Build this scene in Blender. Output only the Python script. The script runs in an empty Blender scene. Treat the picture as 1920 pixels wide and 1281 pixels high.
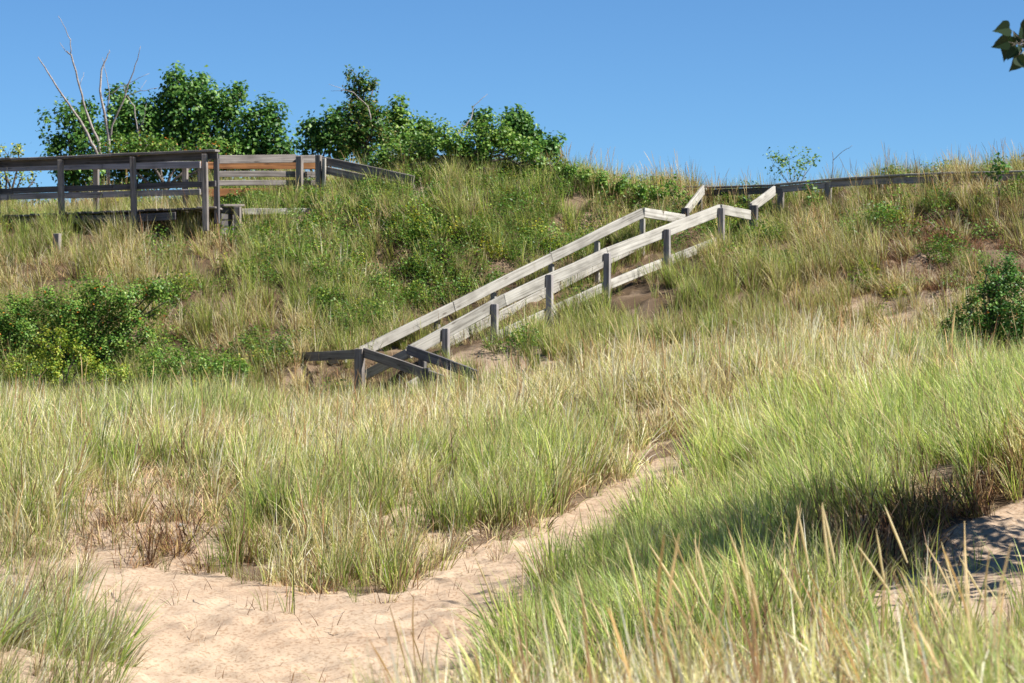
import bpy, bmesh, math, random
import numpy as np
from mathutils import Vector, Matrix
sc = bpy.context.scene
R = math.radians
rng = np.random.default_rng(7)
random.seed(7)

# ------------------------------------------------------------------ camera, sky, sun, exposure
CAMZ = 3.0
FPX = 5333.3
HZ = 640.5
cam = bpy.data.cameras.new('camera'); camo = bpy.data.objects.new('camera', cam)
sc.collection.objects.link(camo); sc.camera = camo
cam.lens = 100.0; cam.sensor_width = 36.0
cam.clip_start = 0.3; cam.clip_end = 9000
camo.location = (0, 0, CAMZ); camo.rotation_euler = (R(90), 0, 0)
cam.dof.use_dof = True; cam.dof.focus_distance = 31.0; cam.dof.aperture_fstop = 5.6

SUN_AZ = (0.965, -0.26)       # horizontal direction from the scene towards the sun
SUN_EL = 47.0
w = bpy.data.worlds.new("World"); sc.world = w; w.use_nodes = True
nt = w.node_tree; bg = nt.nodes['Background']
sky = nt.nodes.new('ShaderNodeTexSky'); sky.sky_type = 'NISHITA'; sky.sun_disc = False
sky.sun_elevation = R(SUN_EL); sky.sun_rotation = math.atan2(SUN_AZ[0], SUN_AZ[1])
sky.altitude = 3000; sky.air_density = 0.9; sky.dust_density = 0.0; sky.ozone_density = 5.0
tn = nt.nodes.new('ShaderNodeMix'); tn.data_type = 'RGBA'; tn.blend_type = 'MULTIPLY'; tn.inputs[0].default_value = 1.0
tn.inputs[7].default_value = (.54, .75, .865, 1)      # a clear dry blue sky
nt.links.new(sky.outputs[0], tn.inputs[6]); nt.links.new(tn.outputs[2], bg.inputs[0]); bg.inputs[1].default_value = 0.065

sun = bpy.data.lights.new('sun', 'SUN'); suno = bpy.data.objects.new('sun', sun)
sc.collection.objects.link(suno)
sun.energy = 4.9; sun.angle = R(0.53); sun.color = (1.0, 0.95, 0.86)
sv = Vector((SUN_AZ[0]*math.cos(R(SUN_EL)), SUN_AZ[1]*math.cos(R(SUN_EL)), math.sin(R(SUN_EL))))
suno.rotation_euler = sv.to_track_quat('Z', 'Y').to_euler(); suno.location = (10, 0, 30)
sc.view_settings.view_transform = 'Standard'; sc.view_settings.look = 'None'
sc.view_settings.exposure = 1.2; sc.view_settings.gamma = 1.0
sc.view_settings.use_curve_mapping = False
sc.cycles.max_bounces = 6; sc.cycles.transparent_max_bounces = 8

# ------------------------------------------------------------------ helpers
def P(px, py, d):
    """photo pixel (1920 x 1281) at distance d along the view axis -> world point"""
    return ((px-960)/FPX*d, d, CAMZ-(py-HZ)/FPX*d)
def proj(x, y, z):
    y = np.maximum(y, 0.5)
    return 960+x/y*FPX, HZ-(z-CAMZ)/y*FPX
def tag(o, label=None, cat=None, group=None, kind=None):
    if label: o['label'] = label
    if cat: o['category'] = cat
    if group: o['group'] = group
    if kind: o['kind'] = kind
    return o
def empty(name, loc, **k):
    o = bpy.data.objects.new(name, None); sc.collection.objects.link(o)
    o.location = loc; o.empty_display_size = 0.2
    return tag(o, **k)
def mesh_obj(name, verts, faces, mat=None, parent=None, smooth=False, col=None):
    me = bpy.data.meshes.new(name)
    if isinstance(faces, np.ndarray):
        nf, k = faces.shape
        me.vertices.add(len(verts)); me.vertices.foreach_set('co', np.asarray(verts, np.float32).ravel())
        me.loops.add(nf*k); me.loops.foreach_set('vertex_index', faces.astype(np.int32).ravel())
        me.polygons.add(nf); me.polygons.foreach_set('loop_start', np.arange(nf, dtype=np.int32)*k)
        me.polygons.foreach_set('loop_total', np.full(nf, k, np.int32))
        me.update(calc_edges=True)
    else:
        me.from_pydata([tuple(v) for v in verts], [], faces)
    if col is not None:
        a = me.color_attributes.new('Col', 'FLOAT_COLOR', 'POINT')
        c = np.ones((len(col), 4), np.float32); c[:, :3] = col
        a.data.foreach_set('color', c.ravel())
    if smooth: me.polygons.foreach_set('use_smooth', np.ones(len(me.polygons), bool))
    if mat: me.materials.append(mat)
    o = bpy.data.objects.new(name, me)
    if parent is not False: sc.collection.objects.link(o)
    if parent:
        o.parent = parent
    return o
# numpy value noise
_perm = rng.permutation(4096).astype(np.int64)
_val = rng.random(4096)*2-1
def vnoise(x, y, s=0):
    x = np.asarray(x, float)+s*17.31; y = np.asarray(y, float)+s*9.77
    xi = np.floor(x).astype(np.int64); yi = np.floor(y).astype(np.int64)
    fx = x-xi; fy = y-yi; fx = fx*fx*(3-2*fx); fy = fy*fy*(3-2*fy)
    def h(a, b): return _val[_perm[(a+_perm[(b+s*131) & 4095]) & 4095]]
    return (h(xi, yi)*(1-fx)+h(xi+1, yi)*fx)*(1-fy)+(h(xi, yi+1)*(1-fx)+h(xi+1, yi+1)*fx)*fy
def fbm(x, y, s=0, o=3):
    v = 0; a = 1; t = 0
    for i in range(o):
        v = v+a*vnoise(x*2**i, y*2**i, s+i*5); t += a; a *= .5
    return v/t
def inpoly(px, py, poly):
    px = np.asarray(px); py = np.asarray(py); c = np.zeros(px.shape, bool)
    n = len(poly)
    for i in range(n):
        x0, y0 = poly[i]; x1, y1 = poly[(i+1) % n]
        if y0 == y1: continue
        k = ((y0 > py) != (y1 > py)) & (px < (x1-x0)*(py-y0)/(y1-y0)+x0)
        c ^= k
    return c
def sstep(a, b, x):
    t = np.clip((x-a)/(b-a), 0, 1); return t*t*(3-2*t)

# ------------------------------------------------------------------ materials
def new_mat(name):
    m = bpy.data.materials.new(name); m.use_nodes = True
    n = m.node_tree; b = n.nodes['Principled BSDF']
    return m, n, b
def plant_mat(name, rough=.5, trans=.35, inst=True, spec=.3):
    m, n, b = new_mat(name)
    c = n.nodes.new('ShaderNodeAttribute'); c.attribute_name = 'Col'
    src = c.outputs['Color']
    if inst:
        t = n.nodes.new('ShaderNodeAttribute'); t.attribute_type = 'INSTANCER'; t.attribute_name = 'tint'
        mx = n.nodes.new('ShaderNodeMix'); mx.data_type = 'RGBA'; mx.blend_type = 'MULTIPLY'; mx.inputs[0].default_value = 1
        n.links.new(src, mx.inputs[6]); n.links.new(t.outputs['Vector'], mx.inputs[7]); src = mx.outputs[2]
    n.links.new(src, b.inputs['Base Color']); b.inputs['Roughness'].default_value = rough
    b.inputs['Specular IOR Level'].default_value = spec
    tr = n.nodes.new('ShaderNodeBsdfTranslucent'); n.links.new(src, tr.inputs['Color'])
    ms = n.nodes.new('ShaderNodeMixShader'); ms.inputs[0].default_value = trans
    n.links.new(b.outputs[0], ms.inputs[1]); n.links.new(tr.outputs[0], ms.inputs[2])
    n.links.new(ms.outputs[0], n.nodes['Material Output'].inputs[0])
    return m
M_grass = plant_mat('grass_blades', .45, .5, True, .25)
M_blade = plant_mat('loose_grass_blades', .45, .5, False, .25)
M_cover = plant_mat('cover_leaves', .45, .3, True)
M_leaf = plant_mat('tree_leaves', .48, .36, False, .4)

def wood_mat(name, c1, c2, c3, dirt=.5):
    m, n, b = new_mat(name); N = n.nodes; L = n.links
    tc = N.new('ShaderNodeTexCoord'); oi = N.new('ShaderNodeObjectInfo')
    ad = N.new('ShaderNodeVectorMath'); ad.operation = 'ADD'
    sc_ = N.new('ShaderNodeVectorMath'); sc_.operation = 'SCALE'; sc_.inputs['Scale'].default_value = 37
    cmb = N.new('ShaderNodeCombineXYZ')
    for i in range(3): L.new(oi.outputs['Random'], cmb.inputs[i])
    L.new(cmb.outputs[0], sc_.inputs[0]); L.new(tc.outputs['Object'], ad.inputs[0]); L.new(sc_.outputs[0], ad.inputs[1])
    mp = N.new('ShaderNodeMapping'); mp.inputs['Scale'].default_value = (1.2, 34, 34); L.new(ad.outputs[0], mp.inputs[0])
    g = N.new('ShaderNodeTexNoise'); g.inputs['Scale'].default_value = 1; g.inputs['Detail'].default_value = 6; g.inputs['Distortion'].default_value = .5
    L.new(mp.outputs[0], g.inputs[0])
    r = N.new('ShaderNodeValToRGB'); r.color_ramp.elements[0].color = (*c1, 1); r.color_ramp.elements[0].position = .3
    r.color_ramp.elements[1].color = (*c3, 1); r.color_ramp.elements[1].position = .72
    e = r.color_ramp.elements.new(.47); e.color = (*c2, 1)
    L.new(g.outputs[0], r.inputs[0])
    p2 = N.new('ShaderNodeTexNoise'); p2.inputs['Scale'].default_value = 3.3; p2.inputs['Detail'].default_value = 5; L.new(ad.outputs[0], p2.inputs[0])
    r2 = N.new('ShaderNodeValToRGB'); r2.color_ramp.elements[0].position = .33; r2.color_ramp.elements[1].position = .55
    r2.color_ramp.elements[0].color = (.42, .40, .38, 1); r2.color_ramp.elements[1].color = (1, 1, 1, 1)
    L.new(p2.outputs[0], r2.inputs[0])
    # knots
    mk = N.new('ShaderNodeMapping'); mk.inputs['Scale'].default_value = (2.2, 9, 9); L.new(ad.outputs[0], mk.inputs[0])
    vo = N.new('ShaderNodeTexVoronoi'); vo.inputs['Scale'].default_value = 1; L.new(mk.outputs[0], vo.inputs[0])
    r3 = N.new('ShaderNodeValToRGB'); r3.color_ramp.elements[0].position = .06; r3.color_ramp.elements[1].position = .17
    r3.color_ramp.elements[0].color = (.25, .2, .16, 1); r3.color_ramp.elements[1].color = (1, 1, 1, 1); L.new(vo.outputs[0], r3.inputs[0])
    mx = N.new('ShaderNodeMix'); mx.data_type = 'RGBA'; mx.blend_type = 'MULTIPLY'; mx.inputs[0].default_value = dirt
    L.new(r.outputs[0], mx.inputs[6]); L.new(r2.outputs[0], mx.inputs[7])
    mx2 = N.new('ShaderNodeMix'); mx2.data_type = 'RGBA'; mx2.blend_type = 'MULTIPLY'; mx2.inputs[0].default_value = .8
    L.new(mx.outputs[2], mx2.inputs[6]); L.new(r3.outputs[0], mx2.inputs[7])
    # board to board variation
    hv = N.new('ShaderNodeMapRange'); hv.inputs[3].default_value = .82; hv.inputs[4].default_value = 1.12; L.new(oi.outputs['Random'], hv.inputs[0])
    mx3 = N.new('ShaderNodeVectorMath'); mx3.operation = 'SCALE'; L.new(mx2.outputs[2], mx3.inputs[0]); L.new(hv.outputs[0], mx3.inputs['Scale'])
    L.new(mx3.outputs[0], b.inputs['Base Color']); b.inputs['Roughness'].default_value = .8
    bp = N.new('ShaderNodeBump'); bp.inputs['Strength'].default_value = .6; bp.inputs['Distance'].default_value = .008
    L.new(g.outputs[0], bp.inputs['Height']); L.new(bp.outputs[0], b.inputs['Normal'])
    return m
M_pale = wood_mat('pale_weathered_wood', (.16, .15, .13), (.31, .297, .268), (.42, .405, .37), .5)
M_grey = wood_mat('grey_weathered_wood', (.095, .08, .072), (.18, .157, .145), (.27, .245, .23), .6)
M_mid = wood_mat('silver_weathered_wood', (.14, .125, .125), (.26, .24, .24), (.38, .355, .355), .5)
M_dark = wood_mat('dark_shaded_wood', (.04, .038, .04), (.09, .083, .088), (.155, .145, .15), .6)  # darker copy of the wood, shade on boards facing off the sun put in
M_orange = wood_mat('orange_stained_wood', (.17, .065, .02), (.30, .125, .04), (.40, .19, .07), .6)
M_bark = wood_mat('bark', (.06, .045, .035), (.12, .095, .075), (.2, .17, .14), .6)
M_dead = wood_mat('dead_bark', (.16, .13, .12), (.30, .26, .24), (.42, .38, .36), .5)

# ------------------------------------------------------------------ stairs footprint (kept free of plants)
A0 = np.array(P(765, 650, 43.5)); A1 = np.array(P(1350, 383, 48.75))       # near handrail, bottom and top
U = (A1-A0)[:2]; LEN = np.linalg.norm(U); U = U/LEN; V = np.array([-U[1], U[0]]); WID = 1.6

def stair_mask(x, y):
    rx = x-A0[0]; ry = y-A0[1]; u = rx*U[0]+ry*U[1]; v = rx*V[0]+ry*V[1]
    return (u > -0.2) & (u < LEN+1.5) & (v > -.12) & (v < WID+.1)
# ------------------------------------------------------------------ terrain
CP = [  # photo x, photo y of the bare ground, distance
 # sand path, left
 (400,1281,21),(100,1290,21),(700,1281,21),(400,1180,23.5),(200,1180,23.5),(650,1170,23.8),(850,1170,23.6),(400,1110,26),(600,1110,26),
 (200,1075,27.2),(250,1055,28),(400,1055,28),(550,1065,27.8),(250,1010,28.7),(400,995,28.7),(550,1010,28.7),(100,1020,28.6),(0,1020,28.6),(-300,1020,28.6),
 (720,1060,27.6),(850,1010,28.6),(950,985,29.3),(250,940,30.4),(250,910,32),(500,900,32.2),(700,930,31),(0,930,30.6),(-300,930,30.6),(900,920,31.5),
 (0,850,34.5),(400,850,34.5),(800,855,34.5),(0,812,37.8),(400,810,37.8),(800,800,37.8),(-300,812,37.8),
 (0,800,39.3),(400,800,39.3),(800,782,39.3),(0,800,42),(400,795,42.2),(650,790,43.4),(820,780,42.6),(-300,800,42),
 (1100,748,39),(1100,860,34.6),(1250,890,33.3),(1330,850,34.5),(1120,965,30.5),(1000,1020,28.5),(1080,1060,27),
 (850,1260,21.3),(960,1180,23.5),
 # hill, left
 (0,690,44.5),(200,690,44.8),(400,680,45),(-300,690,44.5),(0,560,47),(200,560,47),(400,560,47.3),(600,620,46.3),(0,456,49.8),(250,458,49.8),(-300,452,49.8),
 (420,462,49.8),(540,448,50.1),(640,438,50.2),(600,530,48),(200,425,52.0),(0,430,52.0),(-300,430,52.0),(330,385,55),(200,392,55),(0,405,55),(520,360,54.6),(500,385,52.6),(700,350,52.6),(775,336,52.0),(850,322,52.6),(850,430,50),(850,545,48.6),(800,672,46),(926,620,47.4),(1034,562,48.6),(1120,520,49.4),
 (1000,345,52.3),(1000,470,49.6),(1130,370,52),(1130,440,51),(1230,400,52),(1230,450,50.5),(1320,470,50),(1320,440,51),(1400,450,50.5),
 # under the stairs
 (840,674,44),(940,634,45),(1050,580,46.2),(1160,532,47.2),(1260,500,48.2),(1350,462,49),
 (1300,560,45.8),(1300,640,43.2),(1100,640,44.6),(1100,700,42),(940,720,42.8),
 (1450,430,51),(1500,398,51.4),(1700,362,50.4),(1900,350,49.6),(2200,345,49.6),(1500,480,48.2),(1700,480,47),(1850,470,46.5),(1850,515,45.2),(2200,480,46.5),
 (1600,620,42.8),(1900,645,42),(2200,645,42),(1500,685,40.6),(1750,708,40.3),(2000,722,40.2),
 # mid band, right, and the right bank
 (1300,732,38.2),(1500,712,37.6),(1700,705,37),(1900,742,36.4),(2200,750,36.4),(1450,780,35.8),
 (1400,860,32.8),(1600,820,32),(1600,750,35),(1900,760,33.5),(2200,760,33.5),(1300,960,29.6),(1500,930,28.6),(1750,870,29),
 (1900,865,27.8),(1720,960,26.2),(1520,1020,25.2),(2200,860,27.6),
 (1900,960,27.0),(1720,1025,25.4),(1540,1060,24.6),(2200,930,26.9),
 (1900,1070,23.2),(1720,1090,22.8),(1540,1110,22.6),(2200,1060,23),(1320,1080,24.2),(1180,1090,25),(1180,1190,21.6),
 # foreground
 (1900,1200,19),(1500,1210,19),(1150,1270,19),(1900,1330,14.6),(1500,1340,14.6),(1150,1420,14.6),(800,1500,15.6),(600,1400,18.4),
 (30,1250,19.6),(-60,1190,20.4),(150,1350,18.4),(-150,1300,18.6),(2300,1330,14.6),(400,1420,17.5),
]
c = np.array([P(*p) for p in CP])
extra = [(-2, 10, 1.35), (2, 10, 1.4), (5, 10, 1.4), (-6, 10, 1.2), (0, 0, 1.35), (-8, 0, 1.3), (8, 0, 1.5), (0, -8, 1.3),
         (-12, 18, 1.0), (-12, 26, .9), (-12, 34, 1.6), (-12, 39, 2.0), (-12, 44, 2.4), (-12, 50, 4.9), (-14, 56, 5.2),
         (8, 18, 1.5), (9, 24, 1.8), (12, 30, 2.4), (13, 38, 2.6), (14, 44, 4.0), (14, 50, 5.8),
         (-8, 57, 5.1), (-4, 57, 5.3), (0, 57, 5.5), (4, 57, 5.0), (10, 57, 5.0), (16, 57, 5.0),
         (-10, 64, 4.2), (0, 64, 4.4), (10, 64, 4.0), (-10, 75, 1.0), (0, 75, 1.0), (10, 75, 1.0), (-24, 40, 2.2), (-24, 55, 4.5), (-24, 20, 1), (24, 20, 1.6), (24, 40, 3), (24, 55, 4.8)]
c = np.vstack([c, extra])
CX = c[:, :2].copy(); CZ = c[:, 2].copy()
def tps(r2): return np.where(r2 > 1e-12, .5*r2*np.log(np.maximum(r2, 1e-12)), 0)
n_ = len(CX)
# anisotropic: the banks run across the view
SX = .6
def _K(ax, ay, bx, by): return tps(((ax[:, None]-bx[None])*SX)**2+(ay[:, None]-by[None])**2)
K = _K(CX[:, 0], CX[:, 1], CX[:, 0], CX[:, 1])+np.eye(n_)*.02
Pm = np.c_[np.ones(n_), CX]
A = np.block([[K, Pm], [Pm.T, np.zeros((3, 3))]])
sol = np.linalg.solve(A, np.r_[CZ, 0, 0, 0]); WT, AF = sol[:n_], sol[n_:]
PATH = [(120,1130),(190,1078),(330,1058),(450,1085),(620,1108),(740,1115),(800,1070),(870,1030),(950,1010),(1000,985),(1080,950),(1165,900),(1235,858),(1310,836),
        (1325,862),(1300,890),(1245,925),(1180,968),(1120,1022),(1055,1090),(1005,1165),(955,1250),(890,1400),(280,1500),(235,1330),(200,1281),(120,1200)]
HOLLOW = [(1640,1150),(1640,1075),(1700,1035),(1765,1000),(1900,940),(2300,870),(2300,1150),(1750,1150)]
LITTER_SHADE = [(1490, 1085), (1510, 1015), (1700, 955), (1900, 862), (2200, 840), (2200, 900), (1900, 935), (1740, 1010), (1650, 1110)]  # dead litter below the bank lip, with undercut shade painted into its colour
SPARSE = [(110,960),(150,905),(330,880),(450,920),(470,975),(420,1060),(330,1058),(190,1078),(120,1100)]
ERODE = [(1640,430),(1750,415),(1920,450),(2200,470),(2200,600),(1900,560),(1780,580),(1660,520)]
def base_h(x, y):
    x = np.asarray(x, float); y = np.asarray(y, float); sh = x.shape
    x = x.ravel(); y = y.ravel(); out = np.empty(len(x))
    xc = np.clip(x, -26, 26); yc = np.clip(y, -10, 78)
    for i in range(0, len(x), 20000):
        s = slice(i, i+20000)
        out[s] = _K(xc[s], yc[s], CX[:, 0], CX[:, 1])@WT+AF[0]+AF[1]*xc[s]+AF[2]*yc[s]
    far = np.maximum(np.maximum(np.abs(x)-26, y-72), -10-y)
    out = out*(1-sstep(0, 60, far))+(-4)*sstep(0, 60, far)
    return out.reshape(sh)
# footprints and hollows pressed in the sand
fp = []
for k in range(1500):
    d = rng.uniform(19, 33); px = rng.uniform(60, 1330)
    fp.append(((px-960)/FPX*d, d, rng.uniform(.10, .2), rng.uniform(.008, .032), rng.uniform(0, math.pi)))
for k in range(260):
    d = rng.uniform(21, 27); px = rng.uniform(1480, 2200)
    fp.append(((px-960)/FPX*d, d, rng.uniform(.10, .2), rng.uniform(.01, .03), rng.uniform(0, math.pi)))
def detail_h(x, y, z, px, py):
    path = inpoly(px, py, PATH).astype(float); hol = inpoly(px, py, HOLLOW).astype(float)
    sandy = np.maximum(path, hol)
    n1 = fbm(x*.9, y*.9, 3, 3)
    hill = sstep(42, 46, y)*(1-sstep(56, 62, y))*(1-.8*((px < 660)&(y > 48.3)&(y < 53.5)))
    dz = n1*(.05+.22*hill)*(1-sandy*.6)
    dz += fbm(x*3.2, y*3.2, 9, 3)*(.02+.08*hill)
    return dz, sandy
def ground(x, y, full=True):
    x = np.asarray(x, float); y = np.asarray(y, float)
    z = base_h(x, y); px, py = proj(x, y, z)
    dz, s = detail_h(x, y, z, px, py)
    return z+dz, px, py
def axis(lo, a, b, hi, st, dens=None):
    core = np.arange(a, b+st/2, st); out = [core]
    t, s = a, st; L = []
    while t > lo: s *= 1.35; t -= s; L.append(t)
    out.insert(0, np.array(L[::-1])); t, s = b, st; L = []
    while t < hi: s *= 1.35; t += s; L.append(t)
    out.append(np.array(L)); return np.concatenate(out)
gx = axis(-3000, -9, 9, 3000, .07)
gy = axis(-3000, 19, 34, 34.01, .06)
gy = gy[gy <= 34]
t2 = np.arange(34.1, 60, .11); t3 = []; t, s = 60, .15
while t < 4000: s *= 1.3; t += s; t3.append(t)
gy = np.concatenate([gy, t2, t3])
X, Y = np.meshgrid(gx, gy)
Z, PX, PY = ground(X, Y)
_, SANDY = detail_h(X, Y, Z, PX, PY)
FPD = np.zeros_like(Z)
for (fx, fy, r, dp, an) in fp:
    i0 = np.searchsorted(gx, fx-3*r); i1 = np.searchsorted(gx, fx+3*r); j0 = np.searchsorted(gy, fy-3*r); j1 = np.searchsorted(gy, fy+3*r)
    xx = X[j0:j1, i0:i1]-fx; yy = Y[j0:j1, i0:i1]-fy
    u = xx*math.cos(an)+yy*math.sin(an); v = -xx*math.sin(an)+yy*math.cos(an)
    q = (u/(r*1.25))**2+(v/(r*.75))**2
    FPD[j0:j1, i0:i1] += -dp*np.exp(-q*1.6)+dp*.45*np.exp(-(np.sqrt(q)-1.35)**2*7)
Z = Z+FPD*np.clip(SANDY, 0, 1)
ny, nx = Z.shape
idx = np.arange(ny*nx).reshape(ny, nx)
F = np.stack([idx[:-1, :-1], idx[:-1, 1:], idx[1:, 1:], idx[1:, :-1]], -1).reshape(-1, 4)
m, n, b = new_mat('dune_sand'); N = n.nodes; L = n.links
geo = N.new('ShaderNodeNewGeometry')
n1 = N.new('ShaderNodeTexNoise'); n1.inputs['Scale'].default_value = 1.1; n1.inputs['Detail'].default_value = 6; L.new(geo.outputs['Position'], n1.inputs[0])
r1 = N.new('ShaderNodeValToRGB'); r1.color_ramp.elements[0].position = .3; r1.color_ramp.elements[1].position = .7
r1.color_ramp.elements[0].color = (.34, .25, .178, 1); r1.color_ramp.elements[1].color = (.405, .315, .232, 1); L.new(n1.outputs[0], r1.inputs[0])
n2 = N.new('ShaderNodeTexNoise'); n2.inputs['Scale'].default_value = 30; n2.inputs['Detail'].default_value = 8; L.new(geo.outputs['Position'], n2.inputs[0])
r2 = N.new('ShaderNodeValToRGB'); r2.color_ramp.elements[0].position = .36; r2.color_ramp.elements[1].position = .5
r2.color_ramp.elements[0].color = (.72, .66, .6, 1); r2.color_ramp.elements[1].color = (1, 1, 1, 1); L.new(n2.outputs[0], r2.inputs[0])
mx = N.new('ShaderNodeMix'); mx.data_type = 'RGBA'; mx.blend_type = 'MULTIPLY'; mx.inputs[0].default_value = 1
L.new(r1.outputs[0], mx.inputs[6]); L.new(r2.outputs[0], mx.inputs[7])
at = N.new('ShaderNodeAttribute'); at.attribute_name = 'humus_shade'
mh = N.new('ShaderNodeMix'); mh.data_type = 'RGBA'; L.new(at.outputs['Fac'], mh.inputs[0])
L.new(mx.outputs[2], mh.inputs[6]); mh.inputs[7].default_value = (.085, .058, .036, 1)  # humus brown, deepened to carry the shade in gaps between tufts
L.new(mh.outputs[2], b.inputs['Base Color']); b.inputs['Roughness'].default_value = .95; b.inputs['Specular IOR Level'].default_value = .1
bp = N.new('ShaderNodeBump'); bp.inputs['Strength'].default_value = .55; bp.inputs['Distance'].default_value = .02
n3 = N.new('ShaderNodeTexNoise'); n3.inputs['Scale'].default_value = 14; n3.inputs['Detail'].default_value = 8; L.new(geo.outputs['Position'], n3.inputs[0])
L.new(n3.outputs[0], bp.inputs['Height']); L.new(bp.outputs[0], b.inputs['Normal'])
terr = mesh_obj('ground', np.stack([X, Y, Z], -1).reshape(-1, 3), F, m, smooth=True)
tag(terr, kind='structure', label='pale sand of the dune with a trodden path')
ha = terr.data.attributes.new('humus_shade', 'FLOAT', 'POINT')
hill_f = sstep(43, 46, Y)
ero = inpoly(PX, PY, ERODE)
litter = np.clip(.45+.8*fbm(X*1.3, Y*1.3, 21, 3), 0, 1)*(1-SANDY)
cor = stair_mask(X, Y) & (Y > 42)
hum_shade = np.clip(litter*(.3+.8*hill_f)+.5*hill_f, 0, 1); hum_shade = np.where(cor | inpoly(PX, PY, LITTER_SHADE), 1, hum_shade)  # full dark below the stairs and right bank paints their shade
belt0 = inpoly(PX, PY+24, PATH) & ~inpoly(PX, PY, PATH); hum_shade = np.where(belt0, np.maximum(hum_shade, .75), hum_shade); hum_shade = np.where(ero, hum_shade*.75, hum_shade)  # darker ground along the path edge stands for shade under the overhang
spr = inpoly(PX, PY, SPARSE); hum_shade = np.where(spr, hum_shade*.3, hum_shade)
far_w = (np.abs(X) > 30) | (Y > 70) | (Y < -8); hum_shade = np.where(far_w, .35, hum_shade)
ha.data.foreach_set('value', hum_shade.astype(np.float32).ravel())
def gz(x, y):
    """height of the built surface"""
    x = np.atleast_1d(np.asarray(x, float)); y = np.atleast_1d(np.asarray(y, float))
    i = np.clip(np.searchsorted(gx, x)-1, 0, nx-2); j = np.clip(np.searchsorted(gy, y)-1, 0, ny-2)
    fx = (x-gx[i])/(gx[i+1]-gx[i]); fy = (y-gy[j])/(gy[j+1]-gy[j])
    return (Z[j, i]*(1-fx)+Z[j, i+1]*fx)*(1-fy)+(Z[j+1, i]*(1-fx)+Z[j+1, i+1]*fx)*fy
def on_ground(px, py, dmin=12, dmax=56):
    """first point of the ground on the line of sight through a photo pixel"""
    d = np.arange(dmin, dmax, .05); x = (px-960)/FPX*d; zr = CAMZ-(py-HZ)/FPX*d
    k = np.argmax(gz(x, d) >= zr)
    return Vector((x[k], d[k], float(gz(x[k], d[k])[0])))

# lake behind the dunes
wm, n, b = new_mat('lake_water'); b.inputs['Base Color'].default_value = (.03, .09, .14, 1); b.inputs['Roughness'].default_value = .2
lake = mesh_obj('lake_water', [(-6000, 300, -3.6), (6000, 300, -3.6), (6000, 8000, -3.6), (-6000, 8000, -3.6)], [(0, 1, 2, 3)], wm)
tag(lake, kind='structure')

# ------------------------------------------------------------------ grass clump meshes
def blades(n, h, hs, spread, tilt, droop, wd, colf, wind=(0, 0), seg=4, seed=0, stalk=None):
    g = np.random.default_rng(seed)
    Vs = []; Fs = []; Cs = []; base = 0
    H = np.clip(g.normal(h, hs, n), h*.35, h*1.6)
    rr = spread*np.sqrt(g.random(n)); ph = g.random(n)*2*np.pi
    az = ph+g.normal(0, .9, n); t0 = np.minimum(np.abs(g.normal(tilt*.6, tilt*.5, n)), 1.5); dr = np.abs(g.normal(droop, droop*.6, n))*np.where(g.random(n) < .22, 2.3, 1.0)
    tw = g.random(n)*np.pi
    for i in range(n):
        p = np.array([rr[i]*math.cos(ph[i]), rr[i]*math.sin(ph[i]), -.03]); ds = H[i]/seg
        col = colf(g); side = np.array([math.cos(tw[i]), math.sin(tw[i]), 0]); W = wd*g.uniform(.6, 1.35)
        for s in range(seg+1):
            t = s/seg; th = t0[i]+dr[i]*t**1.6
            hw = W*.5*(1-t**2.2)*(.75+.5*min(t*3, 1)) if s < seg else 0
            cc = col(t)
            if s < seg:
                Vs += [p-side*hw, p+side*hw]; Cs += [cc, cc]
            else:
                Vs += [p]; Cs += [cc]
            dvec = np.array([math.sin(th)*math.cos(az[i])+wind[0]*t**1.3, math.sin(th)*math.sin(az[i])+wind[1]*t**1.3, math.cos(th)])
            dvec /= np.linalg.norm(dvec); p = p+dvec*ds
        for s in range(seg-1):
            a = base+2*s; Fs.append((a, a+1, a+3, a+2))
        a = base+2*(seg-1); Fs.append((a, a+1, a+2)); base += 2*seg+1
    if stalk:
        ns, sh = stalk
        for i in range(ns):
            aa = g.random()*6.28; H_ = sh*g.uniform(.8, 1.2); p = np.array([0, 0, 0.]); b0 = base
            th0 = g.uniform(.02, .22); cc0 = np.array([.66, .54, .30])*g.uniform(.85, 1.1)
            S = 7; pts = []
            for s in range(S+1):
                t = s/S; pts.append(p.copy()); th = th0+.35*t**2
                dv = np.array([math.sin(th)*math.cos(aa)+wind[0]*t*.8, math.sin(th)*math.sin(aa)+wind[1]*t*.8, math.cos(th)]); dv /= np.linalg.norm(dv); p = p+dv*H_/S
            for s, q in enumerate(pts):
                t = s/S; r = .0022 if t < .66 else .0020+.0036*math.sin(min(1, (t-.66)/.34*1.05)*math.pi)**.6
                for k in range(3):
                    an = k*2.094; Vs.append(q+np.array([math.cos(an), math.sin(an), 0])*r)
                    Cs.append(cc0*(1 if t > .6 else .8))
            for s in range(S):
                for k in range(3):
                    a = b0+s*3+k; bb = b0+s*3+(k+1) % 3; Fs.append((a, bb, bb+3, a+3))
            base += 3*(S+1)
    return np.array(Vs), Fs, np.array(Cs)
def cmix(a, b, t): return np.array(a)*(1-t)+np.array(b)*t
GREEN = [(.15, .26, .035), (.27, .38, .05), (.36, .43, .08), (.19, .30, .06)]
STRAW = [(.64, .585, .30), (.74, .70, .44), (.56, .49, .24), (.54, .55, .20)]
BROWN = [(.25, .15, .08), (.38, .25, .14), (.20, .13, .09), (.46, .34, .21)]
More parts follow.
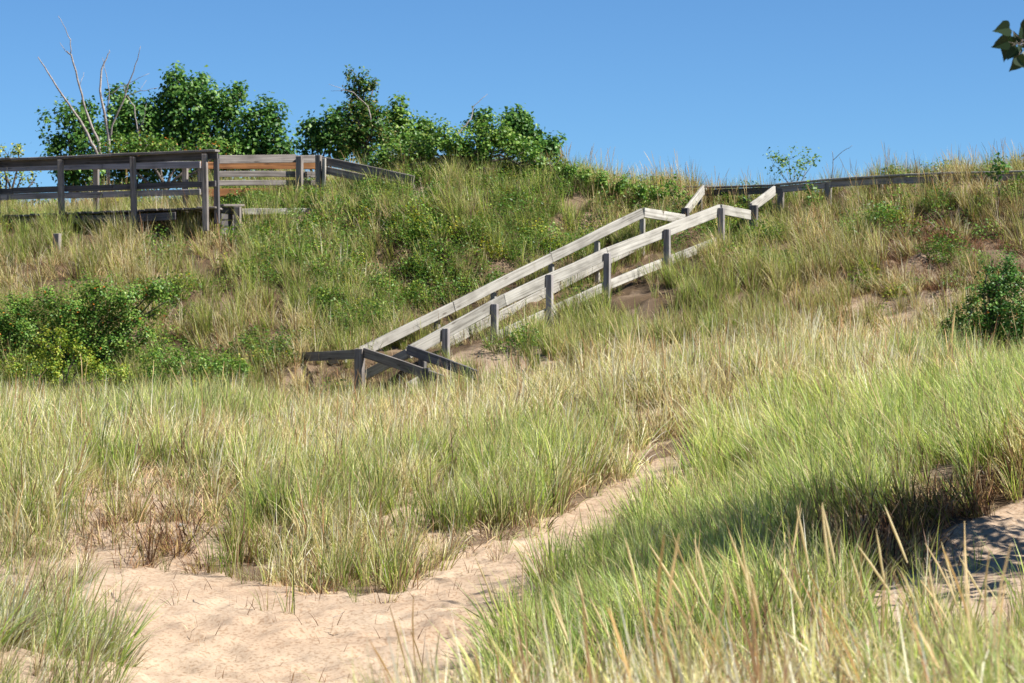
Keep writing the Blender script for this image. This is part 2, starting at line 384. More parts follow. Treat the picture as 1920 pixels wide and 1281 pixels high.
def colf(pg, ps, redbase=.5):
    def f(g):
        r = g.random(); v = g.choice([.45, .7, 1.0, 1.25, 1.5], p=[.18, .22, .25, .2, .15])
        if r < pg:
            a = np.array(GREEN[g.integers(4)])*v; tip = cmix(a, STRAW[g.integers(4)], g.uniform(.1, .8)); bs = cmix(a, (.26, .11, .04), redbase*g.random())
        elif r < pg+ps:
            a = np.array(STRAW[g.integers(4)])*v; tip = np.minimum(a*1.25+.04, .85); bs = cmix(a, (.26, .15, .07), .6)
        else:
            a = np.array(BROWN[g.integers(4)])*v; tip = a*1.1; bs = a*.8
        a = np.minimum(a, .78); tip = np.minimum(tip, .82)
        return lambda t: bs*(1-t*3)+a*t*3 if t < .333 else a+(tip-a)*((t-.333)/.667)**1.5
    return f
clumps = bpy.data.collections.new('grass_clump_meshes')
def variant(i, data, mat):
    Vs, Fs, Cs = data
    o = mesh_obj('clump_source_%02d' % i, Vs, Fs, mat, parent=False, col=Cs)
    clumps.objects.link(o)
NV = 0
specs = []
for s in range(3): specs.append(dict(n=34, h=.62, hs=.12, spread=.09, tilt=.30, droop=.55, wd=.0098, colf=colf(.66, .22), seed=10+s))             # 0-2 lush
for s in range(3): specs.append(dict(n=33, h=.58, hs=.13, spread=.09, tilt=.32, droop=.6, wd=.0094, colf=colf(.38, .5), seed=20+s))               # 3-5 mixed
for s in range(3): specs.append(dict(n=32, h=.52, hs=.13, spread=.10, tilt=.36, droop=.7, wd=.0094, colf=colf(.16, .74), seed=30+s))              # 6-8 dry
for s in range(2): specs.append(dict(n=34, h=.30, hs=.10, spread=.15, tilt=.8, droop=1.2, wd=.009, colf=colf(.04, .3), seed=40+s))               # 9-10 dead mat
for s in range(2): specs.append(dict(n=15, h=.42, hs=.10, spread=.05, tilt=.3, droop=.4, wd=.006, colf=colf(.75, .15, .9), seed=50+s))           # 11-12 thin tuft
for s in range(2): specs.append(dict(n=12, h=.5, hs=.10, spread=.07, tilt=.25, droop=.4, wd=.008, colf=colf(.3, .6), seed=60+s, stalk=(3, .8)))  # 13-14 seed stalks
for s in range(2): specs.append(dict(n=7, h=.13, hs=.06, spread=.28, tilt=2.3, droop=.15, wd=.006, colf=colf(.0, .35), seed=65+s))  # 15-16 dead litter lying on the sand
for i, sp in enumerate(specs): variant(i, blades(**sp), M_grass)

def leaf_quads(C, Nn, S, rngl, colors, aspect=.62):
    """many leaf-sized faces, each a folded rhombus: C centres, Nn normals, S sizes"""
    n = len(C); a = rngl.normal(size=(n, 3)); Nn = Nn/np.linalg.norm(Nn, axis=1)[:, None]
    T = np.cross(Nn, a); T /= np.linalg.norm(T, axis=1)[:, None]; B = np.cross(Nn, T)
    S = S[:, None]
    p0 = C-T*S*.5; p1 = C+B*S*.5*aspect-T*S*.08+Nn*S*.12; p2 = C+T*S*.5; p3 = C-B*S*.5*aspect-T*S*.08+Nn*S*.12
    Vv = np.stack([p0, p1, p2, p3], 1).reshape(-1, 3)
    k = np.arange(n)*4; Ff = np.concatenate([np.stack([k, k+1, k+2], 1), np.stack([k, k+2, k+3], 1)])
    return Vv, Ff, np.repeat(colors, 4, 0)
# leafy ground-cover clump sources
cover = bpy.data.collections.new('cover_clump_meshes')
for s in range(4):
    g = np.random.default_rng(70+s); n = 190
    ph = g.random(n)*6.283; rr = .24*np.sqrt(g.random(n)); zz = .05+g.random(n)*(.30-.18*(rr/.24)**2)
    C = np.c_[rr*np.cos(ph), rr*np.sin(ph), zz]; Nn = np.c_[g.normal(0, .6, n), g.normal(0, .6, n), np.ones(n)]
    cols = np.array([(.045, .12, .018), (.07, .17, .02), (.10, .22, .03), (.16, .24, .03), (.05, .13, .03)])[g.integers(0, 5, n)]*g.uniform(.8, 1.2, (n, 1))
    Vv, Ff, Cc = leaf_quads(C, Nn, g.uniform(.026, .052, n), g, cols)
    o = mesh_obj('cover_source_%02d' % s, Vv, Ff, M_cover, parent=False, col=Cc); cover.objects.link(o)

def scatter(name, pts, rot, scl, ids, tint, coll, label, cat):
    me = bpy.data.meshes.new(name); me.vertices.add(len(pts)); me.vertices.foreach_set('co', pts.astype(np.float32).ravel())
    for an, ty, dat, f in (('rot', 'FLOAT_VECTOR', rot, 'vector'), ('scl', 'FLOAT', scl, 'value'), ('ids', 'INT', ids, 'value'), ('tint', 'FLOAT_VECTOR', tint, 'vector')):
        a = me.attributes.new(an, ty, 'POINT'); a.data.foreach_set(f, (dat.astype(np.int32) if ty == 'INT' else dat.astype(np.float32)).ravel())
    me.update()
    o = bpy.data.objects.new(name, me); sc.collection.objects.link(o); tag(o, label, cat, kind='stuff')
    ng = bpy.data.node_groups.new(name+'_nodes', 'GeometryNodeTree')
    ng.interface.new_socket('Geometry', in_out='INPUT', socket_type='NodeSocketGeometry'); ng.interface.new_socket('Geometry', in_out='OUTPUT', socket_type='NodeSocketGeometry')
    N = ng.nodes; gi = N.new('NodeGroupInput'); go = N.new('NodeGroupOutput')
    ci = N.new('GeometryNodeCollectionInfo'); ci.inputs['Collection'].default_value = coll
    ci.inputs['Separate Children'].default_value = True; ci.inputs['Reset Children'].default_value = True
    ip = N.new('GeometryNodeInstanceOnPoints'); ip.inputs['Pick Instance'].default_value = True
    def att(nm, ty):
        a = N.new('GeometryNodeInputNamedAttribute'); a.data_type = ty; a.inputs[0].default_value = nm; return a.outputs[0]
    Lk = ng.links
    Lk.new(gi.outputs[0], ip.inputs['Points']); Lk.new(ci.outputs[0], ip.inputs['Instance'])
    Lk.new(att('ids', 'INT'), ip.inputs['Instance Index']); Lk.new(att('rot', 'FLOAT_VECTOR'), ip.inputs['Rotation']); Lk.new(att('scl', 'FLOAT'), ip.inputs['Scale'])
    Lk.new(ip.outputs[0], go.inputs[0])
    md = o.modifiers.new('scatter', 'NODES'); md.node_group = ng
    return o

# ------------------------------------------------------------------ where the grass grows
def candidates(n_per_m2, y0, y1, seed):
    g = np.random.default_rng(seed)
    hw = 1.5+.2*y1
    n = int(n_per_m2*(y1-y0)*2*hw); x = g.uniform(-hw, hw, n); y = g.uniform(y0, y1, n)
    keep = np.abs(x) < 1.2+.2*y
    return g, x[keep], y[keep]
def build_zone(name, y0, y1, dens, seed, hillf, label, cat):
    g, x, y = candidates(dens, y0, y1, seed)
    z = gz(x, y); px, py = proj(x, y, z)
    n = len(x); p = np.ones(n)
    wx = px+38*fbm(x*2.4, y*2.4, 71, 3); wy = py+22*fbm(x*2.4, y*2.4, 75, 3)
    neck = inpoly(px+8*fbm(x*4, y*4, 91, 2), py, [(1070, 968), (1165, 908), (1235, 866), (1300, 846), (1328, 866), (1306, 904), (1252, 946), (1188, 994), (1118, 1048)])
    path = inpoly(wx, wy, PATH) | neck; hol = inpoly(wx, wy, HOLLOW); spr = inpoly(wx, wy, SPARSE); ero = inpoly(wx, wy, ERODE)
    belt = inpoly(wx, wy+30, PATH) & ~path; inner = path & ~neck & ~inpoly(wx, wy-20, PATH)
    clump = fbm(x*.8, y*.8, 31, 3)
    litp = path & (g.random(n) < .2)
    hbelt = inpoly(wx, wy, LITTER_SHADE); lip = inpoly(wx, wy, [(230, 985), (460, 1000), (480, 1066), (330, 1070), (215, 1062)])
    p[path] = 0.0; p[inner] = .16; p[hol] = .03; p[spr] = .7; p[belt] *= .8
    scm0 = stair_mask(x, y); p[scm0] = np.maximum(p[scm0], .4)*.9
    p[litp] = 1; p[inpoly(px, py, [(-600, 1185), (150, 1190), (215, 1300), (240, 1500), (-600, 1500)]) & (y > 15)] = 1; p[hbelt] = 1; p[lip] = .95
    if hillf:
        p *= np.clip(.9+1.1*clump, .5, 1)*(.36+.64*sstep(-.30, .12, fbm(x*1.9, y*1.5, 83, 2)))
        p[ero] *= .9
        for (cx, cy, rx, ry) in ((150, 548, 60, 18), (930, 680, 90, 40), (1340, 455, 60, 18), (1180, 590, 60, 30), (1850, 495, 60, 22), (1220, 560, 60, 25)):
            p[((px-cx)/rx)**2+((py-cy)/ry)**2 < 1+.6*clump] *= .15
        p[inpoly(px, py, [(-200, 400), (400, 385), (640, 385), (640, 440), (400, 490), (-200, 440)])] *= .85
        p[(np.abs(px-432) < 26) & (py > 385) & (py < 500)] *= .15
    else:
        p *= np.clip(.85+.7*clump, .3, 1)*(.5+.5*sstep(-.35, .05, fbm(x*1.6, y*1.6, 87, 2)))
        bk = inpoly(px, py, [(1300, 830), (1500, 760), (2400, 700), (2400, 870), (1900, 860), (1700, 950), (1490, 1020), (1300, 1150), (1000, 1200), (1150, 1030)]) & ~path; p[bk] = np.maximum(p[bk], .85)
        # thin out the left dry corner and the edge of the path
        dry = inpoly(px, py, [(-600, 1010), (100, 1010), (200, 1090), (160, 1190), (-600, 1190)])
        p[dry] *= .75
        p[(y < 19) & (px < 700) & (px > 190)] = 0
        p[(px <= 190) & (y < 15)] = 0
        near_gap = (y > 15.9) & (y < 22.9) & (px > 1440+50*vnoise(y*2, x*2, 3)) & (py > 1095); p[near_gap] *= np.where(px[near_gap] < 1660, .5, .22)
    k = g.random(n) < p; x, y, z, px, py, clump, litp, hbelt, lip, belt, inner = x[k], y[k], z[k], px[k], py[k], clump[k], litp[k], hbelt[k], lip[k], belt[k], inner[k]; n = len(x)
    # dryness
    ero = inpoly(px, py, ERODE)
    big = fbm(x*.45, y*.45, 41, 2); sm = fbm(x*2.2, y*2.2, 47, 2)
    dry = .52+.65*big+.45*sm+g.normal(0, .12, n)
    bank = inpoly(px, py, [(1300, 830), (1500, 760), (2400, 700), (2400, 900), (1700, 1000), (1500, 1200), (850, 1420), (900, 1200), (1150, 1030)])
    dry[bank] -= .22
    if hillf:
        dry += .02; dry[ero] += .35
        dry[inpoly(px, py, [(420, 350), (1280, 330), (1280, 420), (900, 560), (500, 600), (420, 430)])] -= .15
    else:
        crest = sstep(31, 37, y)*(1-bank); dry += .38*crest
        dry[inpoly(px, py, SPARSE)] += .5
    fore = (y < 17)
    dry[fore] += .28
    ids = np.where(dry < .38, g.integers(0, 3, n), np.where(dry < .68, g.integers(3, 6, n), g.integers(6, 9, n)))
    deadm = g.random(n) < (.16+.25*np.clip(dry-.4, 0, 1)); ids[deadm] = g.integers(9, 11, deadm.sum())
    thin = inpoly(px, py, SPARSE) | inpoly(px, py, HOLLOW); tt = thin & (g.random(n) < .85); ids[tt] = g.integers(9, 13, tt.sum())
    ld = inpoly(px, py, [(-600, 1000), (100, 1000), (200, 1090), (190, 1200), (-600, 1200)]); ids[ld] = g.integers(6, 13, ld.sum())
    stk = (g.random(n) < (.05 if fore.any() else .012)) & ~thin; ids[stk] = g.integers(13, 15, stk.sum())
    scl = g.uniform(.55, 1.1, n)*(1+.25*clump)
    rb = inpoly(px, py, [(960, 1230), (1030, 1150), (1150, 1035), (1340, 890), (1400, 850), (1440, 930), (1340, 1020), (1200, 1130), (1080, 1230)]) & (y < 34); scl[rb] *= .72; rb2 = (~rb) & inpoly(px, py, [(1000, 1250), (1100, 1130), (1400, 860), (1500, 860), (1480, 980), (1330, 1120), (1180, 1250)]) & (y < 34); scl[rb2] *= .85
    if hillf: scl *= .86
    scl[thin] *= .92
    scl[ld] *= .82; scl[(px < 260) & (y < 20.6)] *= .72
    eb = belt & (g.random(n) < .45); ids[eb] = g.integers(9, 11, eb.sum()); eb = inner; ids[eb] = g.integers(9, 13, eb.sum()); scl[inner] *= .65
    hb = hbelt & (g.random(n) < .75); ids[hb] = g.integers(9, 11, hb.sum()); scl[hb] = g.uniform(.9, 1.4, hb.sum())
    hb = lip & (g.random(n) < .38); ids[hb] = g.integers(9, 11, hb.sum()); scl[hb] = g.uniform(.7, 1.2, hb.sum())
    ids[litp] = g.integers(15, 17, litp.sum()); scl[litp] = g.uniform(.5, 1.1, litp.sum())
    scm = stair_mask(x, y); ids[scm] = g.integers(9, 12, scm.sum()); scl[scm] *= .7
    cf = (y > 49) & (px > 1020) & (g.random(n) < .10); ids[cf] = g.integers(13, 15, cf.sum())
    rh = (px > 1290) & (y > 42.5) & (g.random(n) < .22); ids[rh] = g.integers(9, 11, rh.sum())
    # the bank side by the path grows shorter
    edge = np.zeros(n)
    # wind lean
    lean = np.clip(.10+.25*fbm(x*.6, y*.6, 53, 2), -.3, .5)
    lx = -lean; ly = .1*fbm(x*.7, y*.7, 59, 2)
    lx[bank] = -.30+.15*sm[bank]; lx[fore] = -.18+.2*sm[fore]
    cn = inpoly(px, py, [(-600, 1185), (150, 1190), (215, 1300), (240, 1500), (-600, 1500)]); ids[cn] = g.integers(3, 9, cn.sum()); scl[cn] *= 1.12
    lc = (px < 260) & (py > 1080); lx[lc] = .32
    mb = (~bank) & (y > 27) & (y < 42); lx[mb] = .06+.3*sm[mb]
    if hillf: lx += .22*sm
    # rotation as euler XYZ: spin about own axis first, then tilt -> use rx, ry with rz=0 for most; random spin through ry/rx order
    spin = g.random(n)*6.283
    ang = np.clip(np.hypot(lx, ly), 0, .6); ax = np.arctan2(ly, lx)
    # R = Rz(ax) Ry(ang) Rz(-ax+spin) -> euler XYZ
    ca, sa, cb, sb = np.cos(ax), np.sin(ax), np.cos(ang), np.sin(ang); cg, sg = np.cos(spin-ax), np.sin(spin-ax)
    r00 = ca*cb*cg-sa*sg; r10 = sa*cb*cg+ca*sg; r20 = -sb*cg; r21 = sb*sg; r22 = cb
    rot = np.stack([np.arctan2(r21, r22), np.arcsin(np.clip(-r20, -1, 1)), np.arctan2(r10, r00)], 1)
    tint = np.ones((n, 3)); v = 1+(.32 if hillf else .2)*sm+g.normal(0, .08, n); tint *= v[:, None]
    tint[:, 0] *= 1+.10*np.clip(dry-.4, -.5, .6); tint[:, 2] *= 1-.1*big
    if hillf:
        tint *= np.array([.92, .88, .84])
        tint[(px > 1290)] *= np.array([.92, .9, .86])
    tint[bank] *= 1.15; tint[(y > 31) & (y < 42)] *= 1.12; tint[fore] *= 1.15
    er2 = ero & (sm+.3*g.normal(size=n) > -.25); ids[er2] = g.integers(9, 11, er2.sum()); tint[er2] *= np.array([.52, .40, .40])
    tint[hbelt] *= np.array([.55, .45, .42]); tint[lip] *= np.array([.78, .68, .62])  # shade under both bank edges painted into the tint of the dead grass
    tint = np.clip(tint, .2, 1.3)
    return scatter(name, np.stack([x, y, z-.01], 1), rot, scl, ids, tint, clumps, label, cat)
build_zone('foreground_grass', 9.5, 20.5, 34, 101, False, 'tall soft pale green beach grass in the foreground at lower right and left', 'beach grass')
build_zone('meadow_grass', 20.5, 42.5, 46, 102, False, 'beach grass covering the low bank between the sand path and the stairs', 'beach grass')
build_zone('hillside_grass', 42.5, 57, 62, 103, True, 'mixed green and straw grass covering the dune hillside', 'beach grass')

# leafy ground cover on the hillside
g, x, y = candidates(34, 43.5, 55.5, 201)
z = gz(x, y); px, py = proj(x, y, z)
cl = fbm(x*1.0, y*1.0, 61, 3)
green = inpoly(px, py, [(420, 400), (700, 330), (860, 280), (1000, 300), (1290, 360), (1300, 430), (1200, 440), (1000, 520), (860, 570), (640, 640), (560, 560), (430, 520)])
low = inpoly(px, py, [(-400, 620), (300, 640), (620, 650), (650, 740), (-400, 760)])
rgt = inpoly(px, py, [(1290, 400), (1520, 380), (1560, 440), (1420, 480), (1290, 460)])
p = np.where(green, .70+1.4*cl, np.where(low, .55+1.0*cl, np.where(rgt, .35+1.2*cl, -.05+.9*cl)))
rx = (x-A0[0])*U[0]+(y-A0[1])*U[1]; rv = (x-A0[0])*V[0]+(y-A0[1])*V[1]; p[(rx > -2) & (rx < LEN+1) & (rv > -.2) & (rv < 2.6)] *= .12
k = g.random(len(x)) < p; x, y, z, px, py = x[k], y[k], z[k], px[k], py[k]; n = len(x)
tint = np.ones((n, 3))*g.uniform(.85, 1.4, (n, 1)); tint[:, 0] *= 1.15; ye = g.random(n) < .12; tint[ye] *= (1.9, 1.25, .8)
scatter('ground_cover', np.stack([x, y, z-.02], 1), np.stack([g.normal(0, .15, n), g.normal(0, .15, n), g.random(n)*6.28], 1), g.uniform(.6, 1.3, n),
        g.integers(0, 4, n), tint, cover, 'low green leafy plants spreading over the dune hillside', 'ground cover')

# ------------------------------------------------------------------ timber
def board(name, p0, p1, th, ht, mat, parent, up=(0, 0, 1), ext=0.0, dz=0.0):
    """a plank from p0 to p1 (centre line), th thick across, ht high; origin at p0, local x along it"""
    p0 = Vector(p0); p1 = Vector(p1); d = (p1-p0); L_ = d.length; d.normalize()
    p0 = p0-d*ext; L_ += 2*ext
    up = Vector(up); s = up.cross(d)
    if s.length < 1e-4: s = Vector((0, 1, 0)).cross(d)
    s.normalize(); u = d.cross(s).normalized()
    bm = bmesh.new(); ns = max(1, int(L_/.8)); rows = []
    for i in range(ns+1):
        x_ = L_*i/ns; jy = random.uniform(-.005, .005); jz = random.uniform(-.009, .009)
        rows.append([bm.verts.new((x_, a*th/2+jy, c_*ht/2+jz+dz)) for a, c_ in ((-1, -1), (1, -1), (1, 1), (-1, 1))])
    for a, b_ in zip(rows, rows[1:]):
        for k in range(4): bm.faces.new((a[k], a[(k+1) % 4], b_[(k+1) % 4], b_[k]))
    bm.faces.new(rows[0][::-1]); bm.faces.new(rows[-1])
    bmesh.ops.recalc_face_normals(bm, faces=bm.faces)
    ed = [e for e in bm.edges if e.calc_length() > 0 and len(e.link_faces) == 2 and e.calc_face_angle() > .8]
    bmesh.ops.bevel(bm, geom=ed, offset=.006, segments=1, affect='EDGES')
    me = bpy.data.meshes.new(name); bm.to_mesh(me); bm.free(); me.materials.append(mat)
    o = bpy.data.objects.new(name, me); sc.collection.objects.link(o)
    mw = Matrix.Translation(p0) @ Matrix((d, s, u)).transposed().to_4x4()
    if parent:
        o.parent = parent; o.matrix_local = Matrix.Translation(-parent.location) @ mw
    else: o.matrix_world = mw
    return o
def post(px, py, d, bottom=None, size=.1, mat=None, parent=None, name='post', sink=.35):
    t = P(px, py, d)
    zb = bottom if bottom is not None else float(gz(t[0], t[1])[0])-sink
    return board(name, (t[0], t[1], zb), t, size, size, mat or M_grey, parent, up=(.35, 1, 0))
def lerp(a, b, t): return tuple(np.array(a)*(1-t)+np.array(b)*t)
def joined(name, p0, p1, n, th, ht, mat, parent, **k):
    """a rail made of n boards butted end to end"""
    for i in range(n):
        a = lerp(p0, p1, (i+.0006)/n); b_ = lerp(p0, p1, (i+.9994)/n)
        board(name, a, b_, th, ht, mat, parent, **k)

# --- staircase
st = empty('staircase', (A0[0], A0[1], float(gz(A0[0], A0[1])[0])), label='weathered wooden staircase with pale handrails climbing the dune', cat='staircase')
off = np.array([V[0]*WID, V[1]*WID, 0]); SL = (A1-A0)/np.linalg.norm(A1-A0); HR = .19
def q(t, v=0.0, dz=0.0):
    return tuple(A0+(A1-A0)*t+np.array([V[0]*v, V[1]*v, dz]))
RD = -.095
def nearp(px, py, dz=0., dy=0.):
    t = (px-765)/585; r_ = t*43.5/(43.5*t+48.75*(1-t)); d = 43.5+5.25*r_
    x_, y_, z_ = P(px, py, d+dy); return (x_, y_, z_+dz)
NR = [(668, 700), (765, 650), (860, 596), (945, 551), (1031, 510), (1138, 465), (1250, 424), (1350, 383)]
hr = .19
board('handrail', P(673, 709, 44.25), P(764, 662, 43.62), .045, .15, M_pale, st)
for (a_, b_) in ((NR[1], NR[3]), (NR[3], NR[5]), (NR[5], NR[7])):
    board('handrail', nearp(*a_, -hr/2), nearp(*b_, -hr/2), .045, (.16 if a_ == NR[0] else .2 if a_ == NR[5] else hr), M_pale, st, ext=-.001)
FB0 = np.array(P(652, 673, 44.9)); FB1 = np.array(P(1205, 399, 50.0))
joined('handrail', tuple(FB0), tuple(FB1), 3, .045, .17, M_pale, st)
# lower side boards
for (a_, b_) in ((NR[0], NR[1]), (NR[1], NR[3]), (NR[3], NR[5]), (NR[5], NR[7])):
    if a_ == NR[0]: continue
    board('side_board', nearp(*a_, -.62), nearp(*b_, -.62), .045, .15, M_pale, st, ext=-.001)
joined('side_board', tuple(FB0-np.array([0, 0, .55])), tuple(FB1-np.array([0, 0, .53])), 3, .045, .16, M_pale, st)
for (px, py) in ((836, 616), (928, 570), (1031, 515), (1138, 475), (1251, 430), (1352, 390)):
    t_ = nearp(px, py, 0, -.09)
    zb = float(gz(t_[0], t_[1])[0])-.35
    board('post', (t_[0], t_[1], zb), t_, .10, .10, M_mid, st, up=(.35, 1, 0))
for (px, py) in ((711, 655), (820, 600), (926, 548), (1034, 495), (1120, 452), (1204, 410)):
    t = (px-652)/553; dd = FB0[1]+(FB1[1]-FB0[1])*t+.08
    post(px, py, dd, size=.085, mat=M_pale, parent=st)
# treads and risers
for i in range(17):
    t = (i+.5)/17
    a = np.array(q(t, .03, -.98)); b_ = a+np.array([V[0]*(WID-.06), V[1]*(WID-.06), 0])
    o = board('tread', tuple(a), tuple(b_), .30, .045, M_grey, st)
# bottom landing rails (turned away from the sun; that shade is also in the darker wood colours)
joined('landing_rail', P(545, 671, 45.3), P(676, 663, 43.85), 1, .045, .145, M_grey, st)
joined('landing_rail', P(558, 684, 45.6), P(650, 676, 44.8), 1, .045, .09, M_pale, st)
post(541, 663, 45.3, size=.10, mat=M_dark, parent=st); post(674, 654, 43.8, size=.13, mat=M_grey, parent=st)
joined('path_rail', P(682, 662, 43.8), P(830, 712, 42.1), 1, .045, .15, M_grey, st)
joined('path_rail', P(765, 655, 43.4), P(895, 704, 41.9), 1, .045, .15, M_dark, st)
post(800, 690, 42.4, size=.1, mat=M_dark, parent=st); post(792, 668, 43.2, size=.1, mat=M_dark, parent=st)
# top landing
joined('landing_rail', P(1352, 393, 48.8), P(1408, 403, 50.0), 1, .045, .17, M_pale, st)
joined('landing_rail', P(1207, 398, 50.05), P(1283, 412, 51.0), 1, .045, .17, M_pale, st)
post(1413, 385, 50.0, size=.13, mat=M_dark, parent=st); post(1285, 390, 51.1, size=.12, mat=M_dark, parent=st)
# upper flight
joined('upper_handrail', P(1408, 390, 50.0), P(1452, 357, 51.4), 1, .045, .17, M_pale, st)
joined('upper_handrail', P(1283, 402, 51.1), P(1319, 356, 52.4), 1, .045, .17, M_pale, st)
joined('upper_side_board', P(1287, 440, 51.1), P(1312, 416, 52.2), 1, .045, .15, M_pale, st)
post(1312, 358, 52.3, size=.09, mat=M_grey, parent=st)
for i in range(5):
    t = (i+.5)/5; a = np.array(lerp(P(1290, 470, 51.1), P(1322, 440, 52.3), t)); b_ = np.array(lerp(P(1412, 468, 50.1), P(1452, 438, 51.4), t))
    board('tread', tuple(a), tuple(b_), .26, .045, M_grey, st)

# --- ridge railing, right
rr = empty('ridge_railing', P(1460, 430, 52.5), label='long wooden railing running along the dune ridge to the right of the stairs', cat='railing')
pts = [P(1205, 352, 54.0), P(1330, 354, 53.0), P(1458, 349, 51.9), P(1560, 338, 51.2), P(1700, 330, 50.4), P(1960, 322, 49.2), P(2300, 316, 48.2)]
for a, b_ in zip(pts, pts[1:]):
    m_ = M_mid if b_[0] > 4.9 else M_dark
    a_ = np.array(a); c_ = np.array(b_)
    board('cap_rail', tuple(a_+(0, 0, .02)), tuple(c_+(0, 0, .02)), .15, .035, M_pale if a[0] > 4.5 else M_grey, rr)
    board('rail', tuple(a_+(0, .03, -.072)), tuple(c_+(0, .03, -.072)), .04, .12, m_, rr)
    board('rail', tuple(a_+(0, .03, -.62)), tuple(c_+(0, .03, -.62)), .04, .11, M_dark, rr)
for px, py, d in ((1240, 357, 53.8), (1400, 356, 52.5), (1464, 354, 51.9), (1553, 344, 51.3), (1650, 337, 50.8), (1750, 333, 50.3), (1860, 329, 49.8), (1950, 327, 49.3)):
    post(px, py, d, size=.11, mat=M_dark if px < 1420 else M_grey, parent=rr)

# --- left boardwalk
bw = empty('boardwalk', P(200, 410, 50), label='raised grey boardwalk with a capped three board railing at upper left', cat='boardwalk')
def BF(px, dy=0): # along the front cap
    t = px/408; d = 51.2-1.4*t; return P(px, 300-16.5*t+dy, d)
a, b_ = np.array(BF(-160)), np.array(BF(408))
joined('cap_rail', tuple(a), tuple(b_), 3, .19, .045, M_grey, bw)
board('top_rail', tuple(a+(0, .06, -.08)), tuple(b_+(0, .06, -.08)), .045, .12, M_dark, bw)  # dark wood colour includes the shade beneath the cap
joined('middle_rail', tuple(np.array(BF(-160, 58))+(0, .06, 0)), tuple(np.array(BF(404, 60))+(0, .06, 0)), 3, .045, .105, M_dark, bw)
for px in (-120, 0-6, 115, 250, 384):
    t = px/408
    tp = np.array(BF(px, 5)); board('post', (tp[0]+.03, tp[1]-.07, tp[2]-1.35), (tp[0], tp[1]-.07, tp[2]), .095, .095, M_grey, bw, up=(.2, 1, 0))
tp = np.array(BF(403, 12)); board('post', (tp[0]+.02, tp[1]+.2, tp[2]-1.15), tuple(tp+(0, .2, 0)), .085, .085, M_dark, bw, up=(.2, 1, 0))
fa, fb = np.array(BF(-160, 112)), np.array(BF(330, 112))
board('edge_beam', tuple(fa+(0, 0, -.07)), tuple(fb+(0, 0, -.07)), .05, .14, M_dark, bw)
nP = 44; fa2, fb2 = np.array(BF(-120, 110)), np.array(BF(404, 110))
for i in range(nP):
    s_ = fa2+(fb2-fa2)*(i+.5)/nP; board('deck_plank', tuple(s_+(0, .03, .045)), tuple(s_+(.25, 1.75, .045)), (abs(fb2[0]-fa2[0])/nP)-.012, .035, M_grey, bw)
# rear railing of the boardwalk
def BR(px, py): return P(px, py, 52.9-1.3*px/408)
joined('rear_rail', BR(-160, 318), BR(376, 308), 3, .045, .13, M_mid, bw)
joined('rear_rail', BR(-160, 375), BR(376, 360), 3, .045, .11, M_mid, bw)
for px, py in ((180, 316), (347, 310), (376, 312)):
    t_ = P(px, py, 53.1-1.3*px/408); board('rear_post', (t_[0], t_[1], t_[2]-1.0), t_, .095, .095, M_grey, bw, up=(.2, 1, 0))
# --- platform railing beyond (with orange boards)
pr = empty('platform_railing', P(500, 400, 53), label='grey platform railing with orange stained boards behind it', cat='railing')
board('rail', P(410, 299, 51.8), P(555, 298, 52.4), .045, .15, M_grey, pr)
board('rail', P(556, 298.5, 52.4), P(600, 299, 52.6), .045, .14, M_grey, pr)
board('rail', P(410, 326, 51.8), P(600, 327, 52.6), .045, .11, M_grey, pr)
board('rail', P(410, 344, 51.8), P(600, 343, 52.6), .045, .10, M_grey, pr)
board('orange_rail', P(372, 310, 52.6), P(598, 311, 53.0), .045, .13, M_orange, pr)['label'] = 'orange stained upper board'
board('orange_rail', P(372, 362, 52.6), P(598, 360, 53.0), .045, .15, M_orange, pr)['label'] = 'orange stained lower board'
post(562, 293, 52.3, size=.11, mat=M_grey, parent=pr, sink=.2)
rm = empty('ramp_railing', P(600, 360, 52.5), label='sloping board railing descending into the grass beyond the platform', cat='railing')
board('ramp_board', P(597, 299, 52.4), P(776, 337, 51.5), .045, .15, M_grey, rm)
board('ramp_board', P(597, 316, 52.45), P(776, 353, 51.55), .045, .14, M_grey, rm)
post(598, 291, 52.3, size=.10, mat=M_grey, parent=rm, sink=.2); post(608, 297, 52.25, size=.06, mat=M_pale, parent=rm, sink=.2)
# --- short stringer box and kerb below the platform
sb = empty('side_step', P(432, 430, 50.3), label='short dark boxed step at the end of the boardwalk', cat='step')
for i in range(4): board('side_plank', P(414, 394+i*13, 50.45), P(440, 394+i*13, 50.75), .03, .11, M_dark, sb)
board('cap_board', P(412, 386, 50.4), P(452, 386, 50.8), .2, .04, M_grey, sb)
board('corner_post', P(446, 445, 50.6), P(446, 388, 50.6), .11, .11, M_grey, sb, up=(.2, 1, 0))
kb = empty('kerb_board', P(520, 400, 51), label='low pale edging board half hidden by grass below the platform', cat='board')
board('plank', P(453, 397, 50.9), P(580, 397, 51.3), .05, .11, M_pale, kb); board('plank', P(580.5, 397, 51.3), P(660, 400, 51.5), .05, .1, M_pale, kb)
lp = empty('stump_post', P(107, 470, 48.9), label='single short grey post standing in the grass below the boardwalk', cat='post')
post(107, 438, 48.9, size=.11, mat=M_grey, parent=lp, name='shaft')

